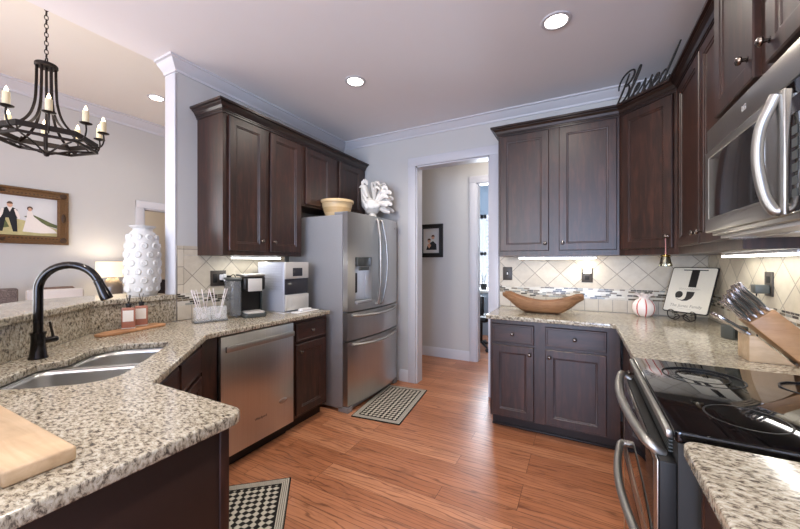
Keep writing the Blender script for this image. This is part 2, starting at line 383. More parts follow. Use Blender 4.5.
# ------------------------------------------------------------------ mesh helpers
class MB:
    def __init__(s): s.bm = bmesh.new()
    def _merge(s, t, mi=0, mat=None):
        for f in t.faces: f.material_index = mi
        if mat is not None: bmesh.ops.transform(t, matrix=mat, verts=t.verts)
        me = bpy.data.meshes.new('tmp'); t.to_mesh(me); t.free(); s.bm.from_mesh(me); bpy.data.meshes.remove(me)
        return s
    def box(s, x0, x1, y0, y1, z0, z1, bev=0.0, mi=0, mat=None, seg=2):
        t = bmesh.new(); bmesh.ops.create_cube(t, size=1)
        for v in t.verts:
            v.co = Vector(((x0 + x1) / 2 + v.co.x * (x1 - x0), (y0 + y1) / 2 + v.co.y * (y1 - y0), (z0 + z1) / 2 + v.co.z * (z1 - z0)))
        if bev > 0:
            bev = min(bev, 0.49 * min(abs(x1 - x0), abs(y1 - y0), abs(z1 - z0)))
            bmesh.ops.bevel(t, geom=list(t.edges), offset=bev, segments=seg, profile=0.5, affect='EDGES')
        bmesh.ops.recalc_face_normals(t, faces=t.faces)
        return s._merge(t, mi, mat)
    def poly(s, pts, z0, z1, bev=0.0, mi=0, mat=None, seg=2):
        t = bmesh.new(); vs = [t.verts.new((p[0], p[1], z0)) for p in pts]
        f = t.faces.new(vs)
        e = bmesh.ops.extrude_face_region(t, geom=[f])
        for g in e['geom']:
            if isinstance(g, bmesh.types.BMVert): g.co.z = z1
        bmesh.ops.recalc_face_normals(t, faces=t.faces)
        if bev > 0: bmesh.ops.bevel(t, geom=list(t.edges), offset=bev, segments=seg, profile=0.5, affect='EDGES')
        return s._merge(t, mi, mat)
    def tube(s, pts, r, seg=8, mi=0, closed=False, mat=None, flat=None):
        """pts: list of 3-vectors, r: radius or list; flat: squash of the section's second axis"""
        pts = [Vector(p) for p in pts]; n = len(pts)
        rs = r if isinstance(r, (list, tuple)) else [r] * n
        t = bmesh.new(); rings = []
        tang = []
        for i in range(n):
            if closed: a, b = pts[(i - 1) % n], pts[(i + 1) % n]
            else: a, b = pts[max(0, i - 1)], pts[min(n - 1, i + 1)]
            d = (b - a); tang.append(d.normalized() if d.length > 1e-9 else Vector((0, 0, 1)))
        up = Vector((0, 0, 1)) if abs(tang[0].z) < 0.9 else Vector((0, 1, 0))
        nrm = (up - tang[0] * up.dot(tang[0])).normalized()
        for i in range(n):
            nrm = (nrm - tang[i] * nrm.dot(tang[i])); nrm = nrm.normalized() if nrm.length > 1e-6 else Vector((1, 0, 0))
            bn = tang[i].cross(nrm)
            k = 1.0 if flat is None else flat
            rings.append([t.verts.new(pts[i] + nrm * (rs[i] * math.cos(2 * PI * j / seg)) + bn * (k * rs[i] * math.sin(2 * PI * j / seg))) for j in range(seg)])
        m = n if closed else n - 1
        for i in range(m):
            A, B = rings[i], rings[(i + 1) % n]
            for j in range(seg):
                t.faces.new((A[j], A[(j + 1) % seg], B[(j + 1) % seg], B[j]))
        if not closed:
            t.faces.new(list(reversed(rings[0]))); t.faces.new(rings[-1])
        bmesh.ops.recalc_face_normals(t, faces=t.faces)
        return s._merge(t, mi, mat)
    def lathe(s, prof, seg=24, mi=0, mat=None, c=(0, 0, 0)):
        """prof: list of (r, z), open or closing on the axis"""
        t = bmesh.new(); rings = []
        for r, z in prof:
            if r < 1e-6: rings.append([t.verts.new((c[0], c[1], c[2] + z))])
            else: rings.append([t.verts.new((c[0] + r * math.cos(2 * PI * j / seg), c[1] + r * math.sin(2 * PI * j / seg), c[2] + z)) for j in range(seg)])
        for A, B in zip(rings, rings[1:]):
            for j in range(seg):
                k = (j + 1) % seg
                if len(A) == 1 and len(B) == 1: continue
                if len(A) == 1: t.faces.new((A[0], B[j], B[k]))
                elif len(B) == 1: t.faces.new((A[j], A[k], B[0]))
                else: t.faces.new((A[j], A[k], B[k], B[j]))
        bmesh.ops.recalc_face_normals(t, faces=t.faces)
        return s._merge(t, mi, mat)
    def loft(s, rings, mi=0, cap=True, mat=None, closed=True):
        t = bmesh.new(); R_ = [[t.verts.new(p) for p in r] for r in rings]
        for A, B in zip(R_, R_[1:]):
            n = len(A)
            for j in range(n if closed else n - 1):
                t.faces.new((A[j], A[(j + 1) % n], B[(j + 1) % n], B[j]))
        if cap:
            t.faces.new(list(reversed(R_[0]))); t.faces.new(R_[-1])
        bmesh.ops.recalc_face_normals(t, faces=t.faces)
        return s._merge(t, mi, mat)
    def ell(s, c, rx, ry, rz, seg=16, mi=0, mat=None):
        t = bmesh.new(); bmesh.ops.create_uvsphere(t, u_segments=seg, v_segments=max(6, seg // 2), radius=1)
        for v in t.verts: v.co = Vector((v.co.x * rx, v.co.y * ry, v.co.z * rz))
        if mat is not None: bmesh.ops.transform(t, matrix=mat, verts=t.verts)
        bmesh.ops.translate(t, vec=Vector(c), verts=t.verts)
        return s._merge(t, mi)
    def sweep(s, path, prof, side=1, mi=0, closed=False, mat=None):
        """path: 2D points; prof: closed list of (offset, z); offset goes to the right of the heading (side=1) or left (-1)"""
        n = len(path); P = [Vector(p) for p in path]; rings = []
        t = bmesh.new()
        for i in range(n):
            ds = []
            if i > 0 or closed: ds.append((P[i] - P[(i - 1) % n]).normalized())
            if i < n - 1 or closed: ds.append((P[(i + 1) % n] - P[i]).normalized())
            ns = [Vector((d.y, -d.x)) * side for d in ds]
            if len(ns) == 2:
                b = (ns[0] + ns[1]).normalized(); k = 1.0 / max(0.2, b.dot(ns[0])); b = b * k
            else: b = ns[0]
            rings.append([t.verts.new((P[i].x + b.x * o, P[i].y + b.y * o, z)) for o, z in prof])
        m = n if closed else n - 1
        for i in range(m):
            A, B = rings[i], rings[(i + 1) % n]; q = len(A)
            for j in range(q): t.faces.new((A[j], A[(j + 1) % q], B[(j + 1) % q], B[j]))
        if not closed:
            t.faces.new(list(reversed(rings[0]))); t.faces.new(rings[-1])
        bmesh.ops.recalc_face_normals(t, faces=t.faces)
        return s._merge(t, mi, mat)
    def mesh(s, me, mi=0, mat=None):
        t = bmesh.new(); t.from_mesh(me); return s._merge(t, mi, mat)

def obj(name, mb, mats, parent=None, smooth=35, loc=None, rot=None):
    me = bpy.data.meshes.new(name)
    (mb.bm if isinstance(mb, MB) else mb).to_mesh(me)
    if isinstance(mb, MB): mb.bm.free()
    for k in (mats if isinstance(mats, (list, tuple)) else [mats]): me.materials.append(M[k] if isinstance(k, str) else k)
    for p in me.polygons: p.use_smooth = smooth > 0
    if smooth > 0: me.set_sharp_from_angle(angle=R(smooth))
    o = bpy.data.objects.new(name, me); COL.objects.link(o)
    if parent: o.parent = parent
    if loc: o.location = loc
    if rot: o.rotation_euler = rot
    return o

def tag(o, label, cat, group=None, kind=None):
    o['label'] = label; o['category'] = cat
    if group: o['group'] = group
    if kind: o['kind'] = kind
    return o
def thing(name, label, cat, loc=(0, 0, 0), rot=0.0, group=None):
    o = bpy.data.objects.new(name, None); COL.objects.link(o); o.empty_display_size = 0.05
    o.location = loc; o.rotation_euler = rot if isinstance(rot, (tuple, list)) else (0, 0, rot)
    return tag(o, label, cat, group)
def struct(name, mb, m, **k):
    o = obj(name, mb, m, **k)
    if not k.get('parent'): o['kind'] = 'structure'
    return o
def dup(root, loc=None, rot=None, label=None):
    r = root.copy(); COL.objects.link(r)
    if loc is not None: r.location = loc
    if rot is not None: r.rotation_euler = rot if isinstance(rot, (tuple, list)) else (0, 0, rot)
    if label: r['label'] = label
    for ch in list(root.children):
        c = ch.copy(); COL.objects.link(c); c.parent = r
        for g in list(ch.children):
            d = g.copy(); COL.objects.link(d); d.parent = c
    return r

def fillet(pts, rad, seg=6):
    out = []; n = len(pts)
    for i, p in enumerate(pts):
        r = rad.get(i, 0) if isinstance(rad, dict) else rad
        p = Vector(p)
        if r <= 0: out.append((p.x, p.y)); continue
        a = (Vector(pts[i - 1]) - p); b = (Vector(pts[(i + 1) % n]) - p)
        la, lb = a.length, b.length; a.normalize(); b.normalize()
        ang = a.angle(b); t = min(r / math.tan(ang / 2), 0.48 * la, 0.48 * lb)
        rr = t * math.tan(ang / 2); c = p + (a + b).normalized() * (rr / math.sin(ang / 2))
        s, e = p + a * t - c, p + b * t - c
        a0 = math.atan2(s.y, s.x); a1 = math.atan2(e.y, e.x)
        da = (a1 - a0 + PI) % (2 * PI) - PI
        for k in range(seg + 1):
            q = a0 + da * k / seg
            out.append((c.x + rr * math.cos(q), c.y + rr * math.sin(q)))
    return out

def slab_mesh(outlines, z0, z1, bev=0.005, seg=3):
    cu = bpy.data.curves.new('tmp', 'CURVE'); cu.dimensions = '2D'; cu.fill_mode = 'BOTH'
    cu.extrude = max(1e-5, (z1 - z0) / 2 - bev); cu.bevel_depth = bev; cu.bevel_resolution = seg; cu.offset = -bev
    for pts in outlines:
        sp = cu.splines.new('POLY'); sp.points.add(len(pts) - 1); sp.use_cyclic_u = True
        for q, p in zip(sp.points, pts): q.co = (p[0], p[1], 0, 1)
    o = bpy.data.objects.new('tmp', cu); COL.objects.link(o)
    dg = bpy.context.evaluated_depsgraph_get(); me = bpy.data.meshes.new_from_object(o.evaluated_get(dg))
    bpy.data.objects.remove(o); bpy.data.curves.remove(cu)
    for v in me.vertices: v.co.z += (z0 + z1) / 2
    return me

def text_mesh(s, size, ext=0.0005, shear=0.0, align='CENTER'):
    cu = bpy.data.curves.new('tmp', 'FONT'); cu.body = s; cu.size = size; cu.extrude = ext; cu.shear = shear; cu.align_x = align; cu.align_y = 'CENTER'
    o = bpy.data.objects.new('tmp', cu); COL.objects.link(o)
    dg = bpy.context.evaluated_depsgraph_get(); me = bpy.data.meshes.new_from_object(o.evaluated_get(dg))
    bpy.data.objects.remove(o); bpy.data.curves.remove(cu)
    return me
UP = Matrix.Rotation(R(90), 4, 'X')           # text lying in XY stood up to face -Y
def T(x, y, z): return Matrix.Translation((x, y, z))

def spline(pts, n=6, closed=False):
    P = [Vector(p) for p in pts]; out = []; m = len(P)
    for i in range(m if closed else m - 1):
        if closed: a, b, c, d = P[i - 1], P[i], P[(i + 1) % m], P[(i + 2) % m]
        else: a, b, c, d = P[max(0, i - 1)], P[i], P[i + 1], P[min(m - 1, i + 2)]
        for k in range(n):
            t = k / n
            out.append(0.5 * ((2 * b) + (c - a) * t + (2 * a - 5 * b + 4 * c - d) * t * t + (3 * b - a - 3 * c + d) * t ** 3))
    if not closed: out.append(P[-1])
    return out

# ------------------------------------------------------------------ the setting
WL, WB, WR, ZC = -2.58, 3.38, 0.87, 2.80
ZD = 3.15
struct('floor', MB().box(-6.6, 2.2, -3.7, 6.4, -0.06, 0), 'floor', smooth=0)
struct('wall_left', MB().box(-2.70, WL, 1.40, WB, 0, ZC), 'wall', smooth=0)
struct('wall_back', MB().box(-5.1, -1.60, WB, 3.50, 0, ZD + .05).box(-0.785, 2.1, WB, 3.50, 0, ZD + .05).box(-1.60, -0.785, WB, 3.50, 2.40, ZD + .05), 'wall', smooth=0)
struct('wall_right', MB().box(WR, 0.99, -3.6, WB, 0, ZC), 'wall', smooth=0)
struct('wall_rear', MB().box(-5.1, -2.55, -3.72, -3.6, 0, ZD + .05).box(-2.55, -0.95, -3.72, -3.6, 0, .55).box(-2.55, -0.95, -3.72, -3.6, 2.35, ZD + .05)
       .box(-0.95, -0.65, -3.72, -3.6, 0, ZD + .05).box(-0.65, 0.65, -3.72, -3.6, 2.35, ZD + .05).box(0.65, 0.99, -3.72, -3.6, 0, ZD + .05), 'wall', smooth=0)
struct('wall_dining', MB().box(-5.12, -5.0, -3.6, -1.95, 0, ZD).box(-5.12, -5.0, -1.95, -0.05, 0, .65).box(-5.12, -5.0, -1.95, -0.05, 2.45, ZD)
       .box(-5.12, -5.0, -0.05, 2.31, 0, ZD).box(-5.12, -5.0, 3.16, WB, 0, ZD).box(-5.12, -5.0, 2.31, 3.16, 2.04, ZD), 'wall', smooth=0)
struct('wall_passage', MB().box(-6.5, -6.4, 1.4, 4.0, 0, 2.6).box(-6.4, -5.12, 1.4, 1.5, 0, 2.6).box(-6.4, -5.12, 3.9, 4.0, 0, 2.6), 'beige', smooth=0)
struct('ceiling_passage', MB().box(-6.5, -5.12, 1.4, 4.0, 2.6, 2.68), 'ceil', smooth=0)
struct('ceiling', MB().box(-2.73, 0.99, -3.6, WB, ZC, ZD + .08), 'ceil', smooth=0)
struct('ceiling_dining', MB().box(-5.12, -2.73, -3.6, WB, ZD, ZD + .08), 'ceild', smooth=0)
struct('wall_hall', MB().box(-3.4, -1.225, 4.48, 4.60, 0, 2.75).box(-0.35, 2.1, 4.48, 4.60, 0, 2.75).box(-1.225, -0.35, 4.48, 4.60, 2.40, 2.75), 'wall', smooth=0)
struct('wall_hall_end', MB().box(-3.5, -3.4, 3.5, 4.6, 0, 2.75).box(2.1, 2.2, 3.38, 6.3, 0, 2.75), 'wall', smooth=0)
struct('ceiling_hall', MB().box(-3.5, 2.2, 3.50, 6.3, 2.75, 2.83), 'ceil', smooth=0)
struct('wall_study', MB().box(-3.5, -2.05, 6.2, 6.3, 0, 2.75).box(-1.05, 2.1, 6.2, 6.3, 0, 2.75).box(-2.05, -1.05, 6.2, 6.3, 0, .78).box(-2.05, -1.05, 6.2, 6.3, 2.2, 2.75).box(-3.5, -3.4, 4.6, 6.2, 0, 2.75), 'denim', smooth=0)

def crown_prof(z, s=1.0):
    return [(0, z - .09 * s), (.012 * s, z - .09 * s), (.015 * s, z - .072 * s), (.030 * s, z - .058 * s), (.060 * s, z - .032 * s), (.068 * s, z - .018 * s), (.085 * s, z - .014 * s), (.085 * s, z), (0, z)]
struct('trim_crown', MB().sweep([(-2.72, 1.40), (WL, 1.40), (WL, WB), (WR, WB), (WR, -3.5)], crown_prof(ZC, .92)), 'trim', smooth=20)
struct('trim_crown_dining', MB().sweep([(-5.0, -3.5), (-5.0, WB), (-2.72, WB)], crown_prof(ZD, 1.25)), 'trim', smooth=20)
struct('trim_wall_end', MB().box(-2.703, -2.577, 1.388, 1.402, 0, ZC - .09, .003), 'trim')
def casing(name, x0, x1, y, zt, w=.088, side=-1, depth=0.13):
    """door casing round an opening in a wall that faces -Y, with its jamb lining"""
    b = MB()
    b.box(x0 - w, x0 + .004, y - .022, y, 0, zt + w, .005).box(x1 - .004, x1 + w, y - .022, y, 0, zt + w, .005).box(x0 - w, x1 + w, y - .0225, y, zt - .004, zt + w, .005)
    b.box(x0 - .001, x0 + .018, y, y + depth, 0, zt).box(x1 - .018, x1 + .001, y, y + depth, 0, zt).box(x0, x1, y, y + depth, zt - .018, zt + .001)
    return struct(name, b, 'trim')
casing('trim_doorway', -1.60, -0.785, WB, 2.40)
casing('trim_study_doorway', -1.225, -0.35, 4.48, 2.40)
b = MB()   # casing of the opening in the dining wall (faces +X)
b.box(-5.0, -4.978, 2.22, 2.312, 0, 2.13, .005).box(-5.0, -4.978, 3.158, 3.25, 0, 2.13, .005).box(-5.0, -4.9775, 2.22, 3.25, 2.038, 2.13, .005)
b.box(-5.12, -5.0, 2.309, 2.328, 0, 2.04).box(-5.12, -5.0, 3.142, 3.161, 0, 2.04).box(-5.12, -5.0, 2.31, 3.16, 2.022, 2.041)
struct('trim_dining_doorway', b, 'trim')
bp = [(0, 0), (.016, 0), (.016, .10), (.011, .118), (.006, .13), (0, .13)]
struct('baseboard_hall', MB().sweep([(-3.4, 4.48), (-1.313, 4.48)], bp), 'trim')
struct('baseboard_back', MB().sweep([(-1.80, WB), (-1.688, WB)], bp), 'trim')
struct('baseboard_dining', MB().sweep([(-5.0, -3.5), (-5.0, 2.22)], bp), 'trim')
def window_frame(name, c, w, h, rz):
    """sash frame with mullions and a pane, standing in its opening; local front faces -Y"""
    b = MB(); f = .05
    b.box(-w / 2, -w / 2 + f, -.03, .03, 0, h).box(w / 2 - f, w / 2, -.03, .03, 0, h).box(-w / 2, w / 2, -.03, .03, 0, f).box(-w / 2, w / 2, -.03, .03, h - f, h).box(-w / 2, w / 2, -.02, .02, h / 2 - .02, h / 2 + .02).box(-.012, .012, -.015, .015, 0, h)
    o = struct(name, b, 'trim', loc=c, rot=(0, 0, rz))
    return o
window_frame('window_1', (-1.75, -3.66, .55), 1.6, 1.8, 0)
window_frame('window_2', (0.0, -3.66, 0.0), 1.3, 2.35, 0)
window_frame('window_3', (-5.06, -1.0, .65), 1.9, 1.8, R(90))
# window of the room across the hall, with plantation shutters
w4 = window_frame('window_4', (-1.55, 6.25, .78), 1.0, 1.42, 0)
b = MB()
for x0, x1 in ((-.5, -.01), (.01, .5)):
    b.box(x0, x0 + .045, -.10, -.07, 0, 1.42).box(x1 - .045, x1, -.10, -.07, 0, 1.42).box(x0, x1, -.10, -.07, 0, .07).box(x0, x1, -.10, -.07, 1.35, 1.42).box(x0, x1, -.10, -.07, .68, .74)
    for k in range(18):
        z = .11 + k * .0705
        if abs(z - .71) < .05: continue
        b.box(x0 + .045, x1 - .045, -.030, .030, -.004, .004, mat=T(0, -.085, z) @ Matrix.Rotation(R(35), 4, 'X'))
obj('shutter', b, 'shutter', parent=w4, smooth=0)

# ------------------------------------------------------------------ cabinetry
def rect(x0, x1, z0, z1, i, y): return [(x0 + i, y, z0 + i), (x1 - i, y, z0 + i), (x1 - i, y, z1 - i), (x0 + i, y, z1 - i)]
def door_mb(x0, x1, z0, z1, stile=0.055, th=.02):
    r = [rect(x0, x1, z0, z1, 0, 0.0005), rect(x0, x1, z0, z1, 0, -th + .004), rect(x0, x1, z0, z1, .004, -th)]
    if stile: r += [rect(x0, x1, z0, z1, stile, -th), rect(x0, x1, z0, z1, stile + .003, -th + .004), rect(x0, x1, z0, z1, stile + .011, -th + .0055), rect(x0, x1, z0, z1, stile + .014, -th + .010)]
    else: r += [rect(x0, x1, z0, z1, .014, -th), rect(x0, x1, z0, z1, .017, -th + .002)]
    return MB().loft(r)
KN = [(0, .030), (.006, .030), (.0125, .026), (.0145, .021), (.012, .016), (.006, .013), (.005, .004), (.009, .001), (.009, 0)]
def knob(parent, x, z, y=-.02):
    return obj('knob', MB().lathe(KN, 16, mat=T(x, y, z) @ Matrix.Rotation(R(90), 4, 'X')), 'knob', parent)
def add_door(root, x0, x1, z0, z1, kx=None, kz=None):
    d = obj('door', door_mb(x0, x1, z0, z1), 'cab', root, smooth=20)
    if kx is not None: knob(d, kx, kz)
    return d
def add_drawer(root, x0, x1, z0, z1, k=True):
    d = obj('drawer', door_mb(x0, x1, z0, z1, None), 'cabh', root, smooth=20)
    if k: knob(d, (x0 + x1) / 2, (z0 + z1) / 2)
    return d
CPROF = lambda h: [(-.015, h - .008), (.008, h - .008), (.008, h + .004), (.013, h + .006), (.013, h + .014), (.018, h + .016), (.026, h + .034), (.040, h + .046), (.043, h + .047), (.043, h + .053), (.058, h + .057), (.058, h + .072), (-.015, h + .072)]
def body(root, w, d, z0, z1, toe=False):
    b = MB().box(0, w, 0, d, z0, z1, .0015)
    o = obj('carcass', b, 'cab', root, smooth=20)
    if toe: obj('toe_kick', MB().box(.005, w - .005, .07, d - .02, 0, z0 - .0005), 'toe', root)
    return o

# left wall: two-door cabinet, then the one over the refrigerator
c = thing('wall_cabinet', 'dark wood two-door wall cabinet above the coffee maker on the left wall', 'cabinet', (-2.27, 1.55, 1.39), R(90))
body(c, .779, .305, 0, 1.04)
add_door(c, .04, .36, .035, 1.022, .325, .115); add_door(c, .412, .752, .035, 1.022, .447, .115)
obj('crown_molding', MB().sweep([(0, .305), (0, 0), (.779, 0)], CPROF(1.04)), 'crown', c, smooth=20)
c = thing('wall_cabinet', 'short dark wood wall cabinet above the stainless refrigerator', 'cabinet', (-2.27, 2.33, 1.86), R(90))
body(c, 1.045, .305, 0, .57)
add_door(c, .04, .40, .02, .552); add_door(c, .54, .95, .02, .552)
obj('crown_molding', MB().sweep([(0, 0), (1.045, 0)], CPROF(.57)), 'crown', c, smooth=20)
# back wall
c = thing('wall_cabinet', 'dark wood two-door wall cabinet beside the white doorway, above the carved wooden bowl', 'cabinet', (-.64, 3.07, 1.39))
body(c, .909, .305, 0, 1.065)
add_door(c, .018, .413, .045, 1.05, .385, .105); add_door(c, .49, .89, .045, 1.05, .518, .105)
obj('crown_molding', MB().sweep([(0, .305), (0, 0), (.909, 0)], CPROF(1.065)), 'crown', c, smooth=15)
# diagonal corner
A, B_ = Vector((.27, 3.07)), Vector((.565, 2.775))
c = thing('wall_cabinet', 'angled dark wood corner wall cabinet with one door, below the black word sign', 'cabinet', (A.x, A.y, 1.39), R(-45))
def loc45(p): q = Vector(p) - A; return ((q.x - q.y) * .70711, (q.x + q.y) * .70711)
obj('carcass', MB().poly([loc45(p) for p in (A, B_, (.864, 2.776), (.864, 3.375), (.271, 3.375))], 0, 1.065), 'cab', c, smooth=20)
add_door(c, .028, .389, .045, 1.05, .36, .12)
obj('crown_molding', MB().sweep([(0, 0), (.417, 0)], CPROF(1.065)), 'crown', c, smooth=15)
# right wall
c = thing('wall_cabinet', 'dark wood two-door wall cabinet between the corner cabinet and the microwave', 'cabinet', (.565, 2.774, 1.39), R(-90))
body(c, .972, .30, 0, 1.065)
add_door(c, .06, .49, .045, 1.05, .455, .105); add_door(c, .51, .94, .045, 1.05, .545, .105)
obj('crown_molding', MB().sweep([(0, 0), (.972, 0)], CPROF(1.065)), 'crown', c, smooth=15)
c = thing('wall_cabinet', 'deeper two-door dark wood wall cabinet directly above the microwave', 'cabinet', (.49, 1.80, 1.878), R(-90))
body(c, .76, .375, 0, .60)
add_door(c, .03, .372, .03, .58, .335, .105); add_door(c, .45, .73, .03, .58, .478, .085)
obj('crown_molding', MB().sweep([(0, .375), (0, 0), (.76, 0), (.76, .375)], CPROF(.60)), 'crown', c, smooth=20)

# base cabinets
c = thing('base_cabinet', 'narrow dark wood base cabinet with one drawer and one door beside the refrigerator', 'cabinet', (-1.985, 1.931, 0), R(90))
body(c, .409, .58, .10, .88, True)
add_drawer(c, .035, .375, .705, .85); add_door(c, .035, .375, .125, .685, .07, .625)
c = thing('base_cabinet', 'dark wood base cabinet with two drawers over two doors by the white doorway', 'cabinet', (-.645, 2.785, 0))
body(c, .895, .585, .10, .88, True)
add_drawer(c, .02, .335, .70, .848); add_drawer(c, .415, .812, .70, .848)
add_door(c, .02, .335, .115, .68, .305, .625); add_door(c, .415, .812, .115, .68, .445, .625)
obj('shoe_molding', MB().box(.004, .89, .056, .0695, 0.0005, .018, .004), 'toe', c)
c = thing('base_cabinet', 'dark wood base cabinet with a drawer and door, seen edge-on left of the range', 'cabinet', (.262, 2.775, 0), R(-90))
body(c, .955, .585, .10, .88, True)
add_drawer(c, .50, .92, .70, .848); add_door(c, .50, .92, .115, .68, .53, .625)
c = thing('base_cabinet', 'dark wood base cabinet under the near right countertop, nearest the camera', 'cabinet', (.262, 1.034, 0), R(-90))
body(c, 1.5, .585, .10, .88, True)
add_drawer(c, .04, .72, .70, .848); add_drawer(c, .76, 1.46, .70, .848); add_door(c, .04, .37, .115, .68, .34, .625); add_door(c, .40, .72, .115, .68, .43, .625); add_door(c, .76, 1.08, .115, .68, 1.05, .625); add_door(c, 1.12, 1.46, .115, .68, 1.15, .625)
# corner sink base: face frame, sides and floor, open above for the bowls
P1, P2 = Vector((-1.985, 1.215)), Vector((-1.375, .605))
c = thing('sink_base_cabinet', 'angled dark wood sink base cabinet between the peninsula and the dishwasher', 'cabinet', (P2.x, P2.y, 0), R(135))
W_ = (P1 - P2).length
obj('face_frame', MB().box(0, W_, 0, .02, .10, .88).box(0, .02, .02, .42, .10, .88, mat=Matrix.Rotation(0, 4, 'Z')).box(W_ - .02, W_, .02, .42, .10, .88).box(.02, W_ - .02, .02, .42, .10, .12), 'cab', c, smooth=20)
obj('toe_kick', MB().box(.01, W_ - .01, .07, .40, 0, .0995), 'toe', c)
for x0, x1, kx in ((.05, .415, .38), (.445, .81, .48)):
    add_drawer(c, x0, x1, .70, .848, False); add_door(c, x0, x1, .125, .68, kx, .625)
c = thing('filler_panel', 'tall dark wood filler panel left of the dishwasher', 'panel', (-1.985, 1.222, 0), R(90))
obj('panel', MB().box(0, .097, 0, .03, .10, .88, .001), 'cab', c); obj('toe_kick', MB().box(0, .097, .07, .09, 0, .0995), 'toe', c)
# peninsula cabinet (front faces +Y)
c = thing('peninsula_cabinet', 'dark wood end cabinet of the peninsula with a flat end panel', 'cabinet', (-.905, .605, 0), R(180))
body(c, .46, .50, .10, .88, True)
add_drawer(c, .04, .40, .70, .848); add_door(c, .04, .40, .125, .68, .37, .625)
obj('end_panel', MB().box(-.021, -.0005, .012, .56, 0, .88, .001), 'cabin', c)
obj('corner_post', MB().box(-.026, -.0005, -.016, .0115, 0, .88, .003), 'cab', c)

# ------------------------------------------------------------------ worktops, bar, backsplashes
ZT, ZB = .914, .8815
# sink axes: s along (1,-1)/sqrt2, t along (1,1)/sqrt2
def st(s, t): return ((s + t) * .70711, (t - s) * .70711)
SO = (-1.78, -.83)                       # sink origin in (s, t)
hole = [st(*p) for p in fillet([(-1.46, -.635), (-2.10, -.635), (-2.10, -.955), (-1.835, -.955), (-1.79, -1.03), (-1.46, -1.03)], {0: .10, 1: .05, 2: .15, 3: .04, 4: .05, 5: .15})]
outer = [(-2.572, 2.342), (-2.572, .905), (-1.672, .005), (-.85, .005), (-.85, .655), (-1.345, .652), (-1.945, 1.232), (-1.945, 2.342)]
outer = fillet(outer, {4: .045, 5: .03, 6: .05, 3: .02})
tag(obj('countertop', slabbm := MB().mesh(slab_mesh([outer, hole], ZB, ZT, .006)), 'granite', smooth=40), 'speckled beige granite countertop around the sink, running from peninsula to refrigerator', 'countertop')
o2 = fillet([(-.675, 3.372), (-.675, 2.74), (.215, 2.74), (.215, 1.812), (.866, 1.812), (.866, 3.372)], {1: .02, 2: .03})
tag(obj('countertop', MB().mesh(slab_mesh([o2], ZB, ZT, .006)), 'granite', smooth=40), 'L-shaped granite countertop in the back right corner holding the knife block', 'countertop')
o3 = fillet([(.215, 1.038), (.215, -.49), (.866, -.49), (.866, 1.038)], {0: .03})
tag(obj('countertop', MB().mesh(slab_mesh([o3], ZB, ZT, .006)), 'granite', smooth=40), 'bare granite countertop at the lower right, on the near side of the range', 'countertop')

FP = [(-2.575, 1.398), (-2.575, .912), (-1.663, 0.0), (-.88, 0.0)]
def offs(path, d):
    out = []; n = len(path); P = [Vector(p) for p in path]
    for i in range(n):
        ds = []
        if i > 0: ds.append((P[i] - P[i - 1]).normalized())
        if i < n - 1: ds.append((P[i + 1] - P[i]).normalized())
        ns = [Vector((q.y, -q.x)) for q in ds]
        bb = ns[0] if len(ns) == 1 else (ns[0] + ns[1]).normalized() * (1 / (ns[0] + ns[1]).normalized().dot(ns[0]))
        out.append(tuple(P[i] + bb * d))
    return out
bar = thing('raised_bar', 'raised granite bar ledge behind the sink with speckled granite splash', 'bar', (-2.575, .912, .914))
def rel(pts): return [(p[0] + 2.575, p[1] - .912) for p in pts]
obj('granite_splash', MB().mesh(slab_mesh([rel(offs(FP, 0) + offs(FP, .02)[::-1])], .0005, 1.074 - .914, .001)), 'granite', bar)
top = offs(FP, -.022) + offs(FP, .40)[::-1]
top[0] = (top[0][0], 1.386); top[-1] = (top[-1][0], 1.386)
obj('bar_top', MB().mesh(slab_mesh([rel(top)], 1.0745 - .914, 1.108 - .914, .006)), 'granite', bar, smooth=40)
wp = offs(FP, .0205) + offs(FP, .13)[::-1]
wp[0] = (wp[0][0], 1.3875); wp[-1] = (wp[-1][0], 1.3875)
struct('wall_bar', MB().poly(wp, 0, 1.074), 'wall', smooth=0)

M['grout'] = plain('tile_grout', rgb(150, 141, 127), 0.8)
def splash(label, loc, rz, w, ext=None, h=.475):
    t = thing('tiled_backsplash', label, 'backsplash', loc, (R(90), 0, rz))
    obj('square_tile_row', MB().box(0, w, 0.001, .104, 0, .008), 'row', t, smooth=0)
    obj('grout_bed', MB().box(0, w, 0.0005, h + (.07 if False else 0), -.0005, .0055), 'grout', t, smooth=0)
    obj('mosaic_band', MB().box(0, w, .1045, .194, 0, .0085), 'mosaic', t, smooth=0)
    obj('diamond_tile_field', MB().box((ext + .003) if ext else 0, w, .1945, h, 0, .008), 'diamond', t, smooth=0)
    if ext: obj('edge_tile_column', MB().box(0, ext, .1945, h + .07, 0, .0085).box(ext + .003, .147, h + .003, h + .07, 0, .0085), 'edge', t, smooth=0)
    return t
splash('tumbled tile backsplash with mosaic band behind the coffee maker', (-2.579, 1.402, .9145), R(90), 1.0, ext=.045)
splash('tumbled tile backsplash with mosaic band behind the carved wooden bowl', (-.69, 3.379, .9145), 0, 1.55)
splash('tumbled tile backsplash on the right wall behind the knife block', (.869, 3.37, .9145), R(-90), 3.8)

